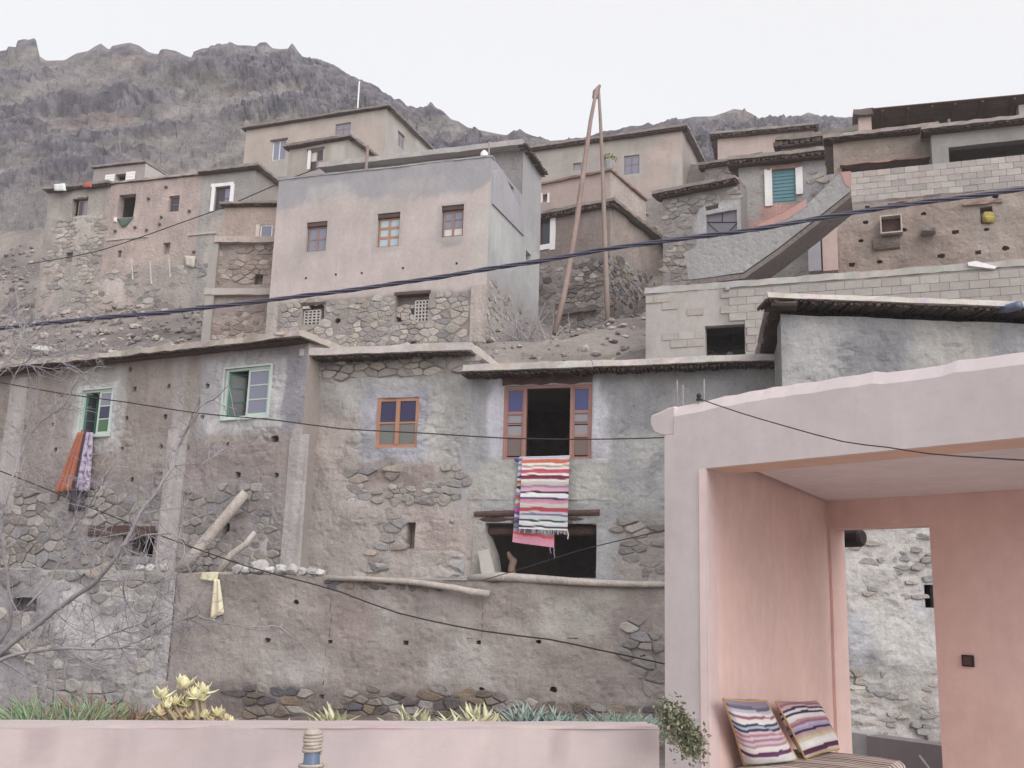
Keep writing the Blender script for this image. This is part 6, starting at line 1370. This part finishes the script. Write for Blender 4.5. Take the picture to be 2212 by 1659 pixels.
# small things on the right
Fk = F_K.shift(.05); mb = MB(); P = [Fk.uz(*q) for q in ((2090, 568), (2108, 565), (2153, 577), (2148, 582), (2092, 575))]; mb.prism([Fk.pt(a, b, .05) for a, b in P], [Fk.pt(a, b, -.25) for a, b in P]); tag(mb.build('board', mWhite), 'pale board lying on top of the block wall below the mud house', 'board')
p = F_K.pt(*F_K.uz(1571, 625), .06); tag(piece('pebble', STONES[4], None, p, 0, (.06, .05, .05), S('d5cfcb')), 'white lump stuck on the left part of the block wall coping', 'stone')
p = FB.pt(*FB.uz(2132, 470), -.05); o = piece('yellow_bag', STONES[7], None, p, 0, (.15, .12, .17), S('c9b24a')); tag(o, 'yellow bag stuffed in a square hole of the brown mud house', 'bag')
p = ond(104, 664, 38); p.z = tz2(p.x, p.y)+.1; tag(piece('white_bag', STONES[9], None, p, .3, (.38, .3, .13), S('e6e2e4')), 'white plastic bag lying on the rubble slope at the left', 'bag')

# ================================================================== CABLES AND WIRES
CP = [(-900, 770), (-450, 745), (-150, 722), (0, 709), (150, 693), (330, 677), (450, 664), (600, 646), (745, 628), (900, 606), (1050, 582), (1200, 558), (1330, 535), (1480, 515), (1600, 500), (1750, 475), (1900, 450), (2050, 430), (2212, 408), (2400, 380), (2800, 310)]
def path(P, d0, d1, step=.05):
    W3 = [ond(x, y, d0+(d1-d0)*i/(len(P)-1)) for i, (x, y) in enumerate(P)]; o = []
    for i in range(len(W3)-1):
        p0, p1, p2, p3 = W3[max(0, i-1)], W3[i], W3[i+1], W3[min(len(W3)-1, i+2)]; k = max(2, int((p2-p1).length/step))
        for j in range(k):
            t = j/k; o.append(.5*((2*p1)+(p2-p0)*t+(2*p0-5*p1+4*p2-p3)*t*t+(-p0+3*p1-3*p2+p3)*t**3))
    return o+[W3[-1]]
pc = path(CP, 11.4, 8.4, .07); cb = thing('twisted_cable', pc[len(pc)//2], 'thick twisted blue black power cable crossing the whole view', 'cable')
for s_ in range(4):
    mb = MB(); pts = []; L_ = 0
    for i, p in enumerate(pc):
        if i: L_ += (p-pc[i-1]).length
        a = L_/1.05*2*math.pi+s_*math.pi/2+.5*math.sin(L_*1.3); d = (pc[min(i+1, len(pc)-1)]-pc[max(i-1, 0)]).normalized(); s1 = d.cross(V((0, 0, 1))).normalized(); s2 = d.cross(s1); pts.append(p+(s1*math.cos(a)+s2*math.sin(a))*(.0135 if s_ < 3 else .018))
    mb.tube(pts, .0098, 6); mb.build('strand', mCable, cb, smooth=True)
def wire(P, d0, d1, r, lb):
    mb = MB(); mb.tube(path(P, d0, d1, .25), r, 5); return tag(mb.build('wire', mWire, smooth=True), lb, 'wire')
wire([(-700, 700), (-300, 780), (-80, 815), (0, 826), (133, 850), (267, 868), (433, 893), (600, 908), (737, 926), (922, 936), (1082, 946), (1255, 949), (1440, 945), (1600, 935)], 11, 9.5, .0065, 'thin black wire strung across the windows of the lower houses')
wire([(-500, 860), (-150, 965), (60, 1040), (180, 1090), (216, 1104), (350, 1158), (533, 1223), (640, 1252), (737, 1279), (860, 1324), (1043, 1363), (1186, 1381), (1290, 1403), (1445, 1436), (1600, 1475)], 12, 9.5, .0075, 'black wire sagging from the tree across the retaining wall to the pillar')
wire([(1512, 862), (1600, 892), (1702, 922), (1822, 954), (1915, 966), (2008, 980), (2110, 988), (2212, 994), (2350, 1003), (2800, 1020)], 6.2, 4.0, .0035, 'thin wire running from the insulator over the face of the pink beam')
wire([(1040, 1254), (1130, 1228), (1250, 1190), (1350, 1165), (1440, 1145), (1560, 1118)], 16, 10, .007, 'faint wire rising from the wall top across the stable opening')
wire([(60, 570), (87, 566), (200, 545), (293, 516), (400, 478), (483, 448), (560, 415), (630, 385), (691, 362)], 40, 33, .02, 'thin wire climbing across the far left house to the tall pink house')

# ================================================================== BARE TREE
TD = 7.6; tr = thing('bare_tree', ond(-140, 1560, TD), 'leafless tree with thin grey branches reaching in from the left edge', 'tree')
def tp_(x, y, d=0): return ond(x, y, TD+d)
BR = [([(-140, 1640), (-70, 1500), (0, 1410), (100, 1333), (150, 1296), (207, 1256), (245, 1212), (273, 1170), (300, 1110), (340, 1060), (373, 1006), (385, 965), (400, 933), (425, 895), (443, 873), (470, 855), (493, 833)], 15, 2, 'trunk'),
 ([(-20, 1412), (22, 1355), (23, 1293), (10, 1206), (4, 1120), (14, 1070), (30, 1020), (48, 975), (67, 936), (88, 910), (117, 893), (140, 875), (152, 858)], 8, 1.6, 'branch'),
 ([(-40, 1440), (40, 1412), (100, 1400), (180, 1401), (260, 1400), (300, 1385), (333, 1366), (375, 1345), (427, 1332), (475, 1344), (533, 1356), (575, 1353), (607, 1355)], 9, 1.5, 'branch'),
 ([(80, 1390), (78, 1378), (92, 1372), (117, 1383), (167, 1420), (195, 1440), (217, 1458)], 6, 2.4, 'branch'),
 ([(207, 1256), (250, 1252), (310, 1252), (340, 1275), (370, 1305), (400, 1328), (425, 1346), (460, 1362), (505, 1383)], 5, 1.4, 'branch'),
 ([(280, 1168), (310, 1157), (345, 1153), (375, 1153), (405, 1175), (440, 1172), (465, 1165)], 4.5, 1.3, 'branch'),
 ([(60, 1310), (110, 1255), (130, 1200), (150, 1150), (193, 1096), (215, 1050), (227, 1033), (245, 1000)], 5, 1.5, 'branch'),
 ([(95, 1405), (100, 1440), (105, 1470), (80, 1478)], 6, 3, 'branch'), ([(0, 1425), (40, 1450), (80, 1476)], 6, 4, 'branch'),
 ([(373, 1006), (410, 1002), (430, 1005), (460, 985), (490, 970)], 3, 1.1, 'branch'), ([(200, 1395), (215, 1380), (260, 1362), (310, 1345), (345, 1322)], 4, 1.4, 'branch'),
 ([(0, 800), (20, 790), (50, 785), (85, 795), (110, 772), (140, 785), (160, 770)], 3, 1, 'branch'), ([(-30, 830), (30, 760), (45, 735), (55, 700), (40, 660)], 3, 1, 'branch'), ([(-40, 780), (10, 722), (60, 730), (100, 742)], 2.4, 1, 'branch'), ([(230, 1435), (280, 1438), (330, 1425)], 3, 1.2, 'branch'),
 ([(270, 1400), (320, 1402), (370, 1410), (400, 1398)], 2.6, 1, 'branch'), ([(300, 1345), (285, 1325), (270, 1290), (262, 1262)], 2.4, 1, 'branch')]
tw_mb = MB(); rt_ = random.Random(12); k_ = TD/2200
def grow(p, d, ln, r, lev):
    pts = [p]; q = V(p); dd = V(d)
    for s_ in range(4):
        dd = (dd+V((rt_.gauss(0, .22), rt_.gauss(0, .25), rt_.gauss(0, .22)))).normalized(); q = q+dd*ln/4; pts.append(V(q))
    tw_mb.tube(pts, [r, r*.85, r*.7, r*.55, r*.35], 4, cap=False)
    if lev > 0:
        for s_ in range(rt_.randint(1, 3)):
            i = rt_.randint(1, 3); grow(pts[i], (dd+V((rt_.gauss(0, .7), rt_.gauss(0, .6), rt_.gauss(.15, .7)))).normalized(), ln*(.4+.35*rt_.random()), r*.65, lev-1)
for bi, (P, r0, r1, nm) in enumerate(BR):
    pts = []; n = len(P)
    for i, (x, y) in enumerate(P): pts.append(tp_(x, y, .12*math.sin(i*.7+bi*2)+.25*(bi % 5-2)*i/n))
    fine = []
    for i in range(n-1):
        for j in range(3): fine.append(pts[i].lerp(pts[i+1], j/3)+V((rt_.gauss(0, .004), 0, rt_.gauss(0, .004))))
    fine.append(pts[-1]); m_ = len(fine); mb = MB(); mb.tube(fine, [(r0+(r1-r0)*(i/(m_-1))**.8)*k_*.5 for i in range(m_)], 7, jit=.12); mb.build(nm, mBark, tr, smooth=True)
    for i in range(4, m_, 2):
        for _g in range(3 if fine[i].x < -2.3 else (1 if rt_.random() < .5 else 0)):
            d = (fine[i]-fine[i-1]).normalized(); grow(fine[i], (d*.5+V((rt_.gauss(0, .6), rt_.gauss(0, .5), rt_.gauss(.1, .7)))).normalized(), .12+.36*rt_.random(), .0036, 2)
tag(tw_mb.build('twigs', mBark, tr, fixn=False), kind='stuff')
mb = MB(); b0 = tp_(-140, 1640); mb.tube([V((b0.x-.3, b0.y+.1, -2.6)), V((b0.x-.15, b0.y, -2.0)), b0], [.12, .09, 15*k_*.7], 10, jit=.1); mb.build('trunk', mBark, tr, smooth=True)
# dry bushes on the rubble beside the tower
for (x, y, n, s, lb) in ((1130, 740, 26, 1.0, 'tangle of bare grey twigs on the rubble beside the tall pink house'), (1185, 745, 16, .8, 'dry twigs on the rubble at the foot of the reddish pole')):
    b0 = ond(x, y, 30.5); b0.z = tz2(b0.x, b0.y); mb = MB()
    for _ in range(n):
        d = V((rt_.gauss(0, .6), rt_.gauss(0, .4), .5+rt_.random())).normalized(); l = s*(.6+.9*rt_.random()); q = b0+V((rt_.gauss(0, .3), rt_.gauss(0, .3), 0)); mb.tube([q, q+d*l*.5+V((rt_.gauss(0, .08), 0, 0)), q+d*l+V((rt_.gauss(0, .15), 0, 0))], [.022, .016, .007], 4, c=S('7f7472'))
    tag(mb.build('dry_bush', mBark, loc=b0, fixn=False), lb, 'bush')

# ================================================================== thin haze volume, added to lift the blacks
hz = MB(); hz.hexa([V((x, y, z)) for z in (-3.6, 104) for x, y in ((-125, -70), (125, -70), (125, 420), (-125, 420))])
m = bpy.data.materials.new('haze'); m.use_nodes = True; m.node_tree.nodes.clear()
pv_ = m.node_tree.nodes.new('ShaderNodeVolumePrincipled'); pv_.inputs['Density'].default_value = .001; pv_.inputs['Color'].default_value = (.95, .93, .96, 1); pv_.inputs['Anisotropy'].default_value = 0
mo = m.node_tree.nodes.new('ShaderNodeOutputMaterial'); m.node_tree.links.new(pv_.outputs[0], mo.inputs['Volume'])
tag(hz.build('haze', m, loc=V((0, 100, 40))), kind='stuff')
